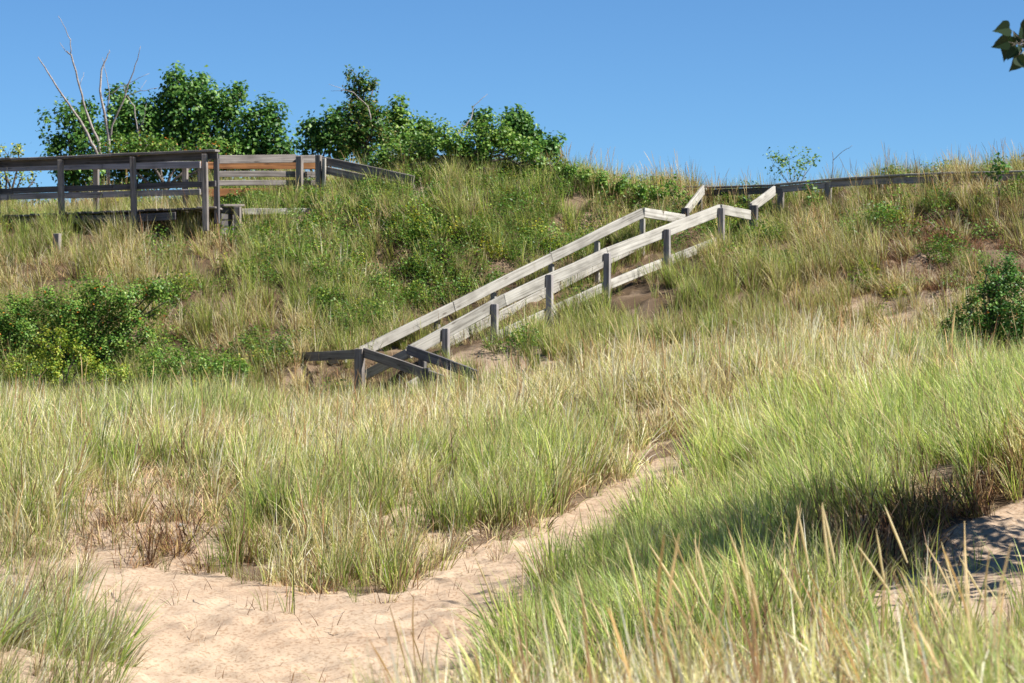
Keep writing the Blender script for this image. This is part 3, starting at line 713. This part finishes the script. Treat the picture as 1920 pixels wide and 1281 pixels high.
# ------------------------------------------------------------------ trees and shrubs
def tube(pts, r0, r1, sides=6):
    pts = [np.array(p, float) for p in pts]; Vs = []; Fs = []; n = len(pts)
    for i, p in enumerate(pts):
        d = pts[min(i+1, n-1)]-pts[max(i-1, 0)]; d /= max(1e-6, np.linalg.norm(d))
        a = np.cross(d, (0.3, 1, .2)); a /= np.linalg.norm(a); b_ = np.cross(d, a); r = r0+(r1-r0)*i/(n-1)
        for k in range(sides):
            an = 6.2832*k/sides; Vs.append(p+(a*math.cos(an)+b_*math.sin(an))*r)
    for i in range(n-1):
        for k in range(sides):
            a = i*sides+k; b_ = i*sides+(k+1) % sides; Fs.append((a, b_, b_+sides, a+sides))
    Fs.append(tuple(range(sides))[::-1]); Fs.append(tuple(range((n-1)*sides, n*sides)))
    return Vs, Fs
def merge(parts):
    Vs = []; Fs = []
    for v, f in parts:
        o_ = len(Vs); Vs += list(v); Fs += [tuple(i+o_ for i in t) for t in f]
    return Vs, Fs
def wob(a, b, n, amp, g):
    a = np.array(a, float); b = np.array(b, float); L_ = np.linalg.norm(b-a)
    pts = []
    for i in range(n+1):
        t = i/n; w_ = math.sin(t*math.pi)*amp*L_; pts.append(a*(1-t)+b*t+g.normal(0, 1, 3)*w_*(1 if 0 < i < n else 0))
    return pts
PAL = {'dark': [(.035, .11, .02), (.065, .17, .03), (.10, .22, .04), (.17, .30, .06)],
       'mid': [(.06, .15, .02), (.10, .22, .03), (.16, .28, .04), (.23, .33, .06)],
       'yellow': [(.20, .30, .03), (.30, .36, .04), (.38, .38, .05), (.13, .24, .03)],
       'olive': [(.035, .11, .015), (.06, .15, .02), (.10, .20, .03), (.17, .17, .04)]}
def leafy(name, lobes, d, n, size, pal, label, cat, group=None, base=None, depth=1.0, seed=0, flat=.6, orange=0, trunk_r=.07, twigs=2, mat=None):
    """lobes: (photo x, photo y, radius in photo px[, dd]); leaves in clusters on twigs reaching to the lobes"""
    g = np.random.default_rng(300+seed); mpp = d/FPX
    lc = [(np.array(P(l[0], l[1], d+(l[3] if len(l) > 3 else 0))), l[2]*mpp) for l in lobes]
    if base is None:
        bx, by = np.mean([l[0][0] for l in lc]), d
        base = (bx, by, float(gz(bx, by)[0])-.1)
    root = empty(name, base, label=label, cat=cat, group=group)
    B = np.array(base); top = np.mean([l[0] for l in lc], axis=0); fork = B*.55+top*.45
    parts = [tube(wob(B, fork, 4, .04, g), trunk_r, trunk_r*.7)]
    wts = np.array([r**2 for _, r in lc]); wts /= wts.sum()
    Cs = []; Ns = []
    for (c0, r), w_ in zip(lc, wts):
        limb = wob(fork, c0, 4, .07, g); parts.append(tube(limb, trunk_r*.55, trunk_r*.15, 5))
        m_ = int(n*w_); ncl = max(5, int(m_/40))
        dirs = g.normal(size=(ncl, 3)); dirs[:, 1] *= depth; dirs /= np.linalg.norm(dirs, axis=1)[:, None]
        cen = c0+dirs*r*(g.random((ncl, 1))**.45)*.95
        for t in range(min(ncl, twigs*3)): parts.append(tube([c0+(cen[t]-c0)*.05, cen[t]], trunk_r*.13, trunk_r*.05, 4))
        nsp = max(2, int(ncl*.22)); sd = g.normal(size=(nsp, 3)); sd[:, 2] = np.abs(sd[:, 2])+.25; sd /= np.linalg.norm(sd, axis=1)[:, None]; cen[:nsp] = c0+sd*r*g.uniform(1.0, 1.45, (nsp, 1))
        for t in range(min(nsp, 4)): parts.append(tube([c0+sd[t]*r*.5, cen[t]], trunk_r*.1, trunk_r*.03, 4))
        own = g.integers(0, ncl, m_); cr = r*.17+size*1.2
        off_ = g.normal(size=(m_, 3))*cr*.6; C_ = cen[own]+off_
        Cs.append(C_); nn = g.normal(size=(m_, 3))*flat+(C_-c0)/r*.5; nn[:, 2] += .55; Ns.append(nn)
    C_ = np.concatenate(Cs); Nn = np.concatenate(Ns); k = len(C_)
    pl = np.array(PAL[pal]); cc = pl[g.integers(0, len(pl), k)]*g.uniform(.8, 1.25, (k, 1))
    if orange: oo = g.random(k) < orange; cc[oo] = (.55, .19, .03)
    Vv, Ff, Cc = leaf_quads(C_, Nn, g.uniform(.7, 1.3, k)*size, g, cc, .8)
    crown = mesh_obj('crown', Vv-B, Ff, mat or M_leaf, root, col=Cc)
    tv, tf = merge(parts); mesh_obj('trunk', np.array(tv)-B, tf, M_bark, root, smooth=True)
    return root
GT = 'cottonwoods behind the dune ridge'
leafy('cottonwood_tree', [(130, 240, 38), (150, 215, 22), (170, 270, 45), (105, 275, 20), (150, 310, 45), (110, 318, 22), (150, 340, 35)], 57, 4000, .085, 'dark',
      'small dark cottonwood at far left behind the dead tree', 'tree', GT, seed=1)
leafy('cottonwood_tree', [(240, 215, 40), (225, 195, 20), (280, 215, 30), (215, 255, 35), (265, 265, 45), (300, 230, 26), (240, 300, 40), (280, 325, 35), (215, 330, 30)], 58, 6000, .085, 'dark',
      'rounded cottonwood between the dead tree and the tallest left crown', 'tree', GT, seed=2)
leafy('cottonwood_tree', [(350, 165, 34), (330, 155, 16), (378, 152, 12), (325, 195, 30), (385, 195, 38), (440, 185, 20), (432, 215, 34), (345, 235, 45), (400, 255, 48), (450, 255, 40), (320, 275, 40), (350, 315, 45), (410, 310, 45), (450, 305, 35)], 58, 11500, .088, 'dark',
      'tallest broad cottonwood crown left of centre behind the railing', 'tree', GT, seed=3)
leafy('cottonwood_tree', [(500, 225, 30), (505, 205, 14), (485, 260, 36), (518, 250, 18), (470, 290, 30), (542, 275, 15), (520, 290, 25), (490, 310, 35), (530, 315, 28)], 58, 4500, .085, 'dark',
      'low cottonwood right of the tall crown above the platform railing', 'tree', GT, seed=4)
leafy('leafy_shrub', [(245, 270, 25), (290, 280, 30), (210, 290, 22), (330, 285, 25), (380, 288, 25), (420, 290, 20)], 55.5, 2600, .055, 'mid',
      'yellow green shrub with orange leaves above the boardwalk railing', 'shrub', seed=5, orange=.05)
leafy('cottonwood_tree', [(580, 245, 16), (590, 265, 24), (632, 232, 22), (615, 255, 30), (640, 275, 30), (575, 285, 14)], 57, 3000, .085, 'dark',
      'small cottonwood left of the tall dark bush at centre', 'tree', GT, seed=6)
leafy('dark_bush', [(672, 150, 17), (660, 175, 15), (685, 165, 12), (700, 165, 10), (682, 195, 22), (662, 215, 22), (700, 215, 22), (680, 245, 38), (710, 260, 30), (660, 275, 35)], 56.2, 6500, .06, 'olive',
      'tall narrow dark green bush above the sloping railing', 'bush', seed=7)
leafy('cottonwood_tree', [(748, 205, 14), (735, 225, 16), (762, 222, 10), (740, 250, 24), (792, 238, 12), (770, 262, 26), (800, 270, 22)], 57.5, 3400, .08, 'mid',
      'slim cottonwood tops right of the tall dark bush', 'tree', GT, seed=8)
leafy('leafy_shrub', [(830, 255, 26), (800, 280, 28), (850, 280, 30), (760, 292, 26), (725, 295, 25), (880, 270, 22), (920, 265, 30), (940, 250, 22), (955, 280, 28), (985, 285, 22), (870, 290, 30), (905, 300, 28), (1010, 302, 20), (1038, 312, 15), (700, 312, 16)], 52.3, 8000, .06, 'mid',
      'bright green leafy shrub on the crest of the dune', 'shrub', seed=9, flat=.5, base=tuple(P(860, 322, 52.3)))
leafy('low_shrub', [(1062, 326, 15), (1095, 338, 14), (1130, 346, 16), (1165, 352, 14), (1200, 362, 13), (1232, 368, 11)], 51.9, 2600, .055, 'mid',
      'low leafy green thicket running down the crest towards the upper stairs', 'shrub', seed=22, trunk_r=.02)
leafy('cottonwood_tree', [(907, 225, 16), (900, 245, 18)], 56.5, 700, .08, 'dark',
      'single small cottonwood top beside the bare branch', 'tree', GT, seed=10)
leafy('cottonwood_tree', [(962, 235, 22), (985, 240, 20), (970, 260, 26), (1000, 262, 16), (1012, 285, 18), (1035, 275, 15), (1040, 290, 13)], 56.5, 3300, .085, 'dark',
      'rightmost cottonwood crown behind the dune crest', 'tree', GT, seed=11)
leafy('yellow_tree', [(15, 292, 22), (35, 285, 14), (-20, 300, 30), (10, 325, 22), (40, 335, 18), (62, 342, 12), (-10, 345, 25)], 56, 900, .055, 'yellow',
      'sparse yellow green tree at the left edge behind the boardwalk', 'tree', seed=12)
leafy('leafy_shrub', [(20, 390, 30), (80, 388, 25), (-30, 385, 30), (70, 375, 12)], 54.5, 1300, .06, 'mid',
      'dark green low shrub seen under the boardwalk rails at left', 'shrub', seed=13)
# big bushes low on the slope
leafy('locust_bush', [(60, 620, 50), (15, 625, 40), (130, 590, 46), (190, 570, 40), (240, 560, 34), (280, 550, 20), (150, 640, 50), (215, 620, 42), (255, 605, 26), (200, 665, 45), (30, 670, 45), (110, 680, 40), (-40, 640, 60), (303, 545, 14), (318, 562, 10), (268, 628, 20), (178, 548, 18), (92, 560, 18), (32, 578, 22), (290, 590, 12)],
      44.6, 24000, .042, 'mid', 'wide low green bush on the slope at the left edge', 'bush', seed=14, flat=.35, orange=.02, depth=.9, trunk_r=.05)
leafy('yellow_bush', [(82, 640, 13), (112, 632, 15), (140, 655, 15), (65, 668, 18), (105, 672, 20), (160, 685, 20), (185, 700, 18), (35, 695, 20), (95, 705, 26), (230, 705, 14)], 43.3, 5200, .036, 'yellow',
      'bright yellow green bush in front of the wide green bush', 'bush', seed=15, flat=.4, trunk_r=.03)
leafy('low_bush', [(330, 675, 26), (370, 685, 24), (290, 690, 28), (410, 690, 20), (450, 695, 18)], 43.8, 2600, .036, 'mid',
      'low spreading green shrub left of the stair landing', 'bush', seed=16, flat=.35, trunk_r=.025)
leafy('dark_bush', [(1790, 645, 26), (1762, 655, 14), (1852, 505, 12), (1890, 500, 16), (1800, 622, 20), (1818, 588, 14), (1842, 548, 16), (1872, 520, 12), (1870, 545, 34), (1905, 530, 30), (1850, 590, 36), (1890, 590, 44), (1835, 615, 26), (1880, 640, 40), (1920, 620, 50), (1960, 570, 60), (1840, 650, 24)], 41.0, 11000, .042, 'dark',
      'dark green bush with orange tinged leaves at the right edge', 'bush', seed=17, flat=.6, orange=.012, trunk_r=.05)
leafy('leafy_shrub', [(1800, 598, 20), (1772, 622, 16), (1822, 566, 13), (1792, 642, 24), (1836, 606, 14), (1752, 650, 12), (1850, 655, 20)], 40.6, 3000, .038, 'olive',
      'low olive green shrub spreading left of the dark bush at the right edge', 'shrub', seed=23, flat=.5, trunk_r=.025)
leafy('wispy_shrub', [(1480, 300, 20), (1450, 308, 16), (1510, 305, 18), (1490, 322, 22), (1465, 325, 12), (1530, 298, 8)], 52.6, 420, .05, 'mid',
      'thin wispy shrub rising above the ridge railing', 'shrub', seed=18, trunk_r=.02, twigs=6)
leafy('young_sapling', [(1872, 300, 7), (1866, 312, 9), (1880, 318, 9), (1870, 328, 8)], 48.4, 130, .07, 'dark',
      'young leafy sapling standing on the ridge grass near the right edge', 'sapling', seed=19, trunk_r=.012)
leafy('young_sapling', [(1520, 352, 8), (1524, 364, 10), (1516, 378, 8)], 50.6, 120, .06, 'mid',
      'small dark sapling in front of the pale stretch of ridge railing', 'sapling', seed=20, trunk_r=.012)
leafy('young_sapling', [(1262, 345, 8), (1256, 355, 9), (1275, 365, 9), (1280, 380, 10)], 51.6, 150, .065, 'mid',
      'leafy sapling left of the upper stair handrail', 'sapling', seed=21, trunk_r=.012)

# dead tree
def bare(name, branches, d, label, cat, r=.06, mat=M_dead, base=None):
    p0 = branches[0][1][0]; b0 = np.array(P(p0[0], p0[1], d)); 
    if base is None: base = (b0[0], b0[1], min(b0[2], float(gz(b0[0], b0[1])[0])))
    root = empty(name, base, label=label, cat=cat); g = np.random.default_rng(5)
    for nm, pp, r0, r1 in branches:
        pts = []
        for i, (a, b_) in enumerate(zip(pp, pp[1:])):
            for k in range(3):
                t = k/3; pts.append((a[0]*(1-t)+b_[0]*t, a[1]*(1-t)+b_[1]*t))
        pts.append(pp[-1])
        w3 = [np.array(P(x_+g.normal(0, .7), y_+g.normal(0, .7), d+(len(pp) % 3-1)*.25*i/len(pts)))-np.array(base) for i, (x_, y_) in enumerate(pts)]
        v, f = tube(w3, r0*.6, r1*.75, 6); mesh_obj(nm, np.array(v), f, mat, root, smooth=True)
    return root
bare('dead_tree', [
    ('trunk', [(183, 345), (184, 290), (172, 268), (150, 225), (118, 180), (90, 135), (72, 108)], .07, .012),
    ('branch', [(190, 300), (187, 270), (170, 235), (155, 190), (146, 150), (133, 103), (124, 97)], .055, .018),
    ('branch', [(133, 103), (132, 75), (122, 52), (110, 30)], .02, .006),
    ('branch', [(124, 97), (112, 80)], .012, .005), ('branch', [(150, 158), (158, 135)], .01, .004),
    ('branch', [(203, 345), (204, 270), (199, 225), (187, 170), (190, 130), (200, 108), (206, 93)], .07, .008),
    ('branch', [(200, 215), (205, 170), (199, 140), (193, 107)], .02, .006),
    ('branch', [(204, 262), (215, 225), (232, 185), (246, 145), (258, 110), (264, 88)], .04, .006),
    ('branch', [(205, 180), (225, 163), (250, 152), (278, 138)], .016, .004),
    ('branch', [(234, 180), (262, 172), (296, 165)], .016, .004), ('branch', [(232, 162), (236, 178), (252, 200), (258, 245), (266, 285)], .014, .022),
    ('branch', [(258, 245), (270, 225), (274, 195)], .02, .006), ('branch', [(262, 170), (275, 150)], .008, .004),
    ('branch', [(268, 285), (280, 265)], .018, .01)], 55.8,
    'bare pale dead tree with forked branches behind the boardwalk', 'dead tree')
bare('bare_branch', [('limb', [(850, 262), (868, 240), (884, 222), (888, 200), (914, 176)], .03, .005), ('twig', [(888, 208), (884, 198)], .01, .004)], 54.8,
     'single bare branch rising above the green crest shrub', 'branch')
bare('bare_branch', [('limb', [(664, 175), (690, 200), (696, 225)], .012, .02), ('twig', [(664, 175), (645, 168), (618, 158)], .011, .004), ('twig', [(645, 170), (620, 171)], .006, .003), ('twig', [(672, 148), (660, 130), (645, 122)], .006, .003)], 55.6,
     'thin grey twigs poking left from the tall dark bush', 'branch')
bare('bare_branch', [('limb', [(1560, 335), (1562, 305), (1561, 283)], .012, .006), ('twig', [(1562, 302), (1580, 284), (1599, 273)], .01, .004)], 51.0,
     'forked bare twig standing on the ridge right of the wispy shrub', 'branch')

# ------------------------------------------------------------------ near cottonwood at right, most of it outside the frame
g = np.random.default_rng(77)
cx, cy = 8.4, 22.4; bz = float(gz(cx, cy)[0])-.1
ct = empty('shade_tree', (cx, cy, bz), label='near cottonwood whose leafy tip hangs into the top right corner', cat='tree')
B = np.array([cx, cy, bz]); parts = [tube(wob(B, B+(-.1, -.1, 3.6), 5, .02, g), .2, .13, 8)]; fork = B+np.array([-.1, -.1, 3.5])
TIP = np.array(P(1925, 92, 16.2)); Cs = []; Ns = []
ends = []
for k in range(60):
    an = g.uniform(0, 6.28); rr_ = g.uniform(.5, 2.9); e = np.array([7.4+rr_*math.cos(an), 22.6+rr_*.9*math.sin(an), bz+g.uniform(2.4, 7.6)])
    if e[0]-.95*(e[2]-bz-1) < 1.7: continue
    ends.append((e, g.uniform(.55, .9)))
    parts.append(tube(wob(fork, e, 5, .05, g), .055, .012, 5))
for k in range(16):
    e = np.array([g.uniform(5.6, 8.2), g.uniform(23.2, 26.2), bz+g.uniform(2.0, 4.6)])
    if e[0]-.95*(e[2]-bz-.4) < 2.3: continue
    ends.append((e, g.uniform(.45, .75))); parts.append(tube(wob(fork, e, 5, .05, g), .05, .012, 5))
lg = np.random.default_rng(3); limb = [fork]+[fork*(1-t)+TIP*t+np.array([.3, 0, .38])*math.sin(t*math.pi)+lg.normal(0, .06, 3) for t in (.12, .25, .38, .5, .62, .74, .86)]+[TIP+(.25, .1, .05)]
parts.append(tube(limb, .05, .012, 5))
for e, r in ends:
    for t in range(7):
        q_ = e+g.normal(size=3)*r*.6; parts.append(tube([e, q_], .008, .003, 4))
    m_ = 165; C_ = e+g.normal(size=(m_, 3))*r*.5; Cs.append(C_); Ns.append(g.normal(size=(m_, 3)))
C_ = np.concatenate(Cs); Nn = np.concatenate(Ns); kp = (C_[:, 0] > .181*C_[:, 1]+.08) | (C_[:, 2] > CAMZ+.1205*C_[:, 1]+.08); C_, Nn = C_[kp], Nn[kp]
pl = np.array(PAL['dark']); cc = pl[g.integers(0, 4, len(C_))]*g.uniform(.8, 1.2, (len(C_), 1))
Vv, Ff, Cc = leaf_quads(C_, Nn, g.uniform(.07, .11, len(C_)), g, cc, .9)
mesh_obj('crown', Vv-B, Ff, M_leaf, ct, col=Cc)
tv, tf = merge(parts); mesh_obj('trunk', np.array(tv)-B, tf, M_bark, ct, smooth=True)
# the leaves in view, one by one: heart-shaped with a drawn-out tip
def heart(cx_, cy_, L_px, ang, d, width=.92, tiltx=.3, tilty=.2):
    mp_ = d/FPX; Lm = L_px*mp_; out = []
    prof = [(0, 0), (-.06, .22), (-.02, .40), (.12, .50), (.30, .47), (.48, .36), (.66, .22), (.82, .09), (1, 0)]
    up = [(x_-.45, y_*width) for x_, y_ in prof]; dn = [(x_-.45, -y_*width) for x_, y_ in prof[1:-1]][::-1]
    ring = up+dn; mid = [(x_-.45, 0) for x_ in (0, .25, .5, .75)]
    def w3(u_, v_, fold):
        x2 = u_*Lm; z2 = v_*Lm; ca_, sa_ = math.cos(ang), math.sin(ang)
        X_ = x2*ca_-z2*sa_; Zz = x2*sa_+z2*ca_; return (X_, X_*tiltx+Zz*tilty-abs(v_)*Lm*fold, Zz)
    Vs = [w3(u_, v_+random.uniform(-.03, .03), .35) for u_, v_ in ring]+[w3(u_, 0, 0) for u_, _ in mid]
    n_r = len(ring); fs = []
    # fan both halves to the midrib
    mids = [0]+list(range(n_r+1, n_r+4))+[8]
    upi = list(range(0, 9)); dni = [0]+list(range(n_r-1, 8, -1))+[8]
    for side in (upi, dni):
        mi = 0
        for a_, b2 in zip(side, side[1:]):
            tgt = min(4, int((side.index(b2))/8*4+.01))
            if tgt != mi and mids[tgt] != b2:
                fs.append((mids[mi], a_, mids[tgt])) if a_ != mids[mi] else None; mi = tgt
            if len({mids[mi], a_, b2}) == 3: fs.append((mids[mi], a_, b2))
    return np.array(Vs), fs
lv = [(1878, 55, 34, 3.35, .9), (1875, 83, 34, 3.5, .85), (1889, 77, 27, 2.5, .95), (1887, 101, 31, -1.9, .85), (1899, 100, 32, -2.2, .8), (1905, 71, 25, 1.9, .85), (1919, 57, 30, 1.8, .8), (1904, 122, 32, -2.3, .8), (1916, 118, 30, -.9, .85), (1912, 92, 15, -1.7, .7), (1884, 68, 20, 3.9, .9), (1935, 72, 34, .4, .9), (1932, 105, 34, -.6, .9), (1930, 40, 32, 1.2, .9), (1922, 84, 22, -2.6, .9)]
for i, (lx_, ly_, lp, an, wdd) in enumerate(lv):
    d_ = 16.2+random.uniform(-.15, .15); v, f = heart(lx_, ly_, lp, an, d_, wdd, random.uniform(-.5, .5), random.uniform(-.4, .4))
    col_ = np.tile(np.array([(.016, .038, .010)])*random.uniform(.8, 1.2), (len(v), 1))  # leaf green darkened to paint in the shade of the crown
    o = mesh_obj('leaf', v, f, M_leaf, ct, col=col_); o.location = Vector(P(lx_, ly_, d_))-Vector(B)
    an0 = np.array(P(lx_, ly_, d_))-B; hub = np.array(P(1912+random.uniform(-4, 8), 82+random.uniform(-6, 6), 16.2))-B
    sv_, sf_ = tube([an0-np.array([math.cos(an), 0, math.sin(an)])*.4*lp*d_/FPX, hub], .0016, .002, 4); mesh_obj('leaf_stalk', np.array(sv_), sf_, M_bark, ct)

# ------------------------------------------------------------------ single tufts at the edge of the sand
def tuft_obj(px, py, label, kind, scale=1., lean=0., seed=0, group=None):
    p_ = on_ground(px, py)
    sp = dict(green=dict(n=34, h=.60, hs=.12, spread=.08, tilt=.32, droop=.45, wd=.0065, colf=colf(.8, .12, 1.)),
              thin=dict(n=14, h=.34, hs=.08, spread=.06, tilt=.4, droop=.3, wd=.006, colf=colf(.75, .15, 1.)),
              dry=dict(n=40, h=.36, hs=.1, spread=.12, tilt=.6, droop=1.0, wd=.006, colf=colf(.1, .5)),
              seedling=dict(n=7, h=.16, hs=.04, spread=.03, tilt=.7, droop=.4, wd=.006, colf=colf(.1, .1)))[kind]
    v, f, c_ = blades(seed=900+seed, wind=(lean, 0), **sp)
    o = mesh_obj('grass_tuft', v*scale, f, M_blade, None, col=c_); o.location = p_
    tag(o, label, 'grass tuft', group)
T = [(540, 1150, 'small thin tuft standing alone on the open sand', 'thin', 1.1, 0), (500, 1146, 'sprawling wisp of grass just left of the lone sand tuft', 'thin', .8, -.5),
     (592, 1112, 'narrow upright tuft at the front edge of the grass bank', 'thin', 1.5, .1), (745, 1112, 'tall rich green tuft reaching furthest onto the sand', 'green', 1.15, .12),
     (716, 1105, 'green tuft directly left of the tallest front tuft', 'green', 1.0, .2), (665, 1090, 'leaning green tuft over dark litter at the sand edge', 'green', 1.05, .35),
     (440, 1085, 'green tuft above the red stubble at the bank edge', 'green', 1.05, .2), (405, 1075, 'dark tuft by the shaded hollow in the bank', 'green', .95, .05),
     (480, 1090, 'reddish stubble tuft below the shaded bank', 'dry', .6, 0), (800, 1085, 'small tuft with orange base right of the tall front tuft', 'thin', 1.0, .1),
     (930, 1052, 'orange based dry tuft beside the bend of the path', 'dry', .6, .1), (945, 1040, 'little green tuft beside the bend of the path', 'thin', .8, .2),
     (330, 1135, 'bent wisp of grass on the left of the sand', 'seedling', 1.2, 0), (250, 1170, 'tiny broken stalk on the left slope of sand', 'seedling', 1.3, .4),
     (357, 1183, 'tiny brown seedling in the middle of the sand', 'seedling', .9, 0), (640, 1105, 'thin green shoots between two front tufts', 'thin', 1.2, 0),
     (130, 1165, 'dry green tuft on the lower left edge of the sand', 'thin', 1.6, .25), (100, 1150, 'straw coloured tuft on the lower left edge of the sand', 'dry', 1.2, .2),
     (1740, 1065, 'dark dead clump alone in the shaded sand hollow', 'dry', .9, 0), (1690, 1060, 'brown dead clump left of the dark one in the hollow', 'dry', .8, 0),
     (1800, 1060, 'small dry wisp in the sand hollow at right', 'seedling', 1.6, 0), (880, 1075, 'short shoots on the sand near the path bend', 'seedling', 1.2, 0)]
for i, t in enumerate(T): tuft_obj(t[0], t[1], t[2], t[3], t[4], t[5], i)
# sticks on the sand
def stick(px, py, dx, dy, label, r=.004):
    a = on_ground(px, py); b_ = on_ground(px+dx, py+dy); g_ = np.random.default_rng(int(px))
    pts = []
    for i in range(6):
        t = i/5; x_ = a.x*(1-t)+b_.x*t+g_.normal(0, .004); y_ = a.y*(1-t)+b_.y*t+g_.normal(0, .02); pts.append((x_-a.x, y_-a.y, float(gz(x_, y_)[0])+r*.6+g_.random()*.006-a.z))
    v, f = tube(pts, r, r*.5, 5); o = mesh_obj('stick', np.array(v), f, M_dead, None, smooth=True); o.location = a; tag(o, label, 'stick')
stick(210, 1112, 24, 32, 'curved pale stick on the sand slope at left'); stick(362, 1128, 22, 9, 'short dark twig on the sand below the bank', .003)
stick(238, 1178, 10, -22, 'thin twig standing out of the sand at left', .005); stick(170, 1192, 22, 10, 'reddish twig at the lower left of the sand', .006)
stick(625, 1160, 20, -12, 'thin dry stem lying right of the lone tuft', .004)
def stone(px, py, r, label, col_):
    p_ = on_ground(px, py, 18, 50); bm = bmesh.new(); bmesh.ops.create_icosphere(bm, subdivisions=3, radius=r)
    for v in bm.verts: v.co *= 1+.15*float(vnoise(v.co.x*20+px, v.co.y*20+v.co.z*13, 3)); v.co.z *= .75
    me = bpy.data.meshes.new('stone'); bm.to_mesh(me); bm.free(); m_, n__, b__ = new_mat('stone_surface'); b__.inputs['Base Color'].default_value = (*col_, 1); b__.inputs['Roughness'].default_value = .6
    nn_ = n__.nodes.new('ShaderNodeTexNoise'); nn_.inputs['Scale'].default_value = 40; bb = n__.nodes.new('ShaderNodeBump'); bb.inputs['Distance'].default_value = .01
    n__.links.new(nn_.outputs[0], bb.inputs['Height']); n__.links.new(bb.outputs[0], b__.inputs['Normal'])
    me.materials.append(m_); o = bpy.data.objects.new('stone', me); sc.collection.objects.link(o); o.location = p_+Vector((0, 0, r*.5)); tag(o, label, 'stone')
stone(1832, 493, .045, 'small white stone on the eroded slope at right', (.75, .76, .74)); stone(340, 988, .025, 'tiny white pebble in the thin grass at left', (.75, .74, .7))

# ------------------------------------------------------------------ tall seed stalks in the foreground
g = np.random.default_rng(55)
LBL = 'pale tan seed stalk standing above the foreground grass'
proto = []
for k in range(5):
    H_ = .50; S = 8; pts = []; p_ = np.zeros(3); th = .04+.04*k
    for s in range(S+1):
        t = s/S; pts.append(p_.copy()); a_ = th+.22*t**2; p_ = p_+np.array([-math.sin(a_), .05*(k-2)*t, math.cos(a_)])*H_/S
    stem = tube(pts, .0028, .0022, 5)
    hp = [p_+np.array([-math.sin(th+.25), 0, math.cos(th+.25)])*x_*.22 for x_ in (-.02, .12, .35, .6, .85, 1)]
    Vs = []; Fs = []; rad = [.0022, .0036, .0045, .0042, .0028, .0008]
    for i, (q_, r_) in enumerate(zip(hp, rad)):
        for a_ in range(6):
            an = a_*1.047; Vs.append(q_+np.array([math.cos(an), math.sin(an), 0])*r_*(1+.25*((a_+i) % 2)))
    for i in range(5):
        for a_ in range(6): x0 = i*6+a_; x1 = i*6+(a_+1) % 6; Fs.append((x0, x1, x1+6, x0+6))
    proto.append((stem, (Vs, Fs)))
meshes = []
for k, (s_, h_) in enumerate(proto):
    m1 = bpy.data.meshes.new('stem'); m1.from_pydata([tuple(v) for v in s_[0]], [], s_[1])
    m2 = bpy.data.meshes.new('seed_head'); m2.from_pydata([tuple(v) for v in h_[0]], [], h_[1])
    for m_, cA in ((m1, (.50, .43, .18)), (m2, (.76, .66, .40))):
        a = m_.color_attributes.new('Col', 'FLOAT_COLOR', 'POINT'); a.data.foreach_set('color', np.tile(np.array([*cA, 1], np.float32), len(m_.vertices)))
        m_.materials.append(M_blade); m_.polygons.foreach_set('use_smooth', np.ones(len(m_.polygons), bool))
    meshes.append((m1, m2))
tops = [(1248, 1010), (1352, 980), (1412, 1000), (1170, 1035), (1225, 1040), (1395, 1060), (1330, 1035), (1455, 985), (1530, 975), (1590, 965), (1625, 1010), (1500, 1020), (1560, 1040), (1090, 1095), (1110, 1120),
        (1020, 1105), (1150, 1125), (1210, 1150), (1260, 1120), (1290, 1060), (1440, 1050), (1480, 1080), (1695, 1065), (1790, 1045), (1700, 1040), (1870, 1020), (1780, 1080), (1850, 1090), (1655, 1080), (970, 1190),
        (935, 1205), (1000, 1170), (1060, 1180), (1380, 1100), (1310, 1090), (1530, 1100), (1610, 1110), (1740, 1120), (1900, 1100), (1240, 1200), (1130, 1210), (1440, 1160), (1570, 1180), (1820, 1160), (1060, 1130), (1345, 1150)]
for i, (px, py) in enumerate(tops):
    d = g.uniform(13.0, 15.6); k = int(g.integers(0, 5)); t_ = np.array(P(px, py, d)); s_ = g.uniform(.9, 1.15)
    gz_ = float(gz(t_[0]+.15, t_[1])[0]); s_ = max(.75, (t_[2]-gz_)/.70); xb = t_[0]+(.07+.05*k)*s_*1.2
    o = empty('seed_stalk', (xb, d, gz_-.02), label=LBL, cat='grass stalk', group='seed stalks in the foreground grass'); o.scale = (s_, s_, s_); o.rotation_euler = (g.normal(0, .08), g.normal(0, .12), g.normal(0, .5))
    for nm, m_ in zip(('stem', 'seed_head'), meshes[k]):
        c_ = bpy.data.objects.new(nm, m_); sc.collection.objects.link(c_); c_.parent = o
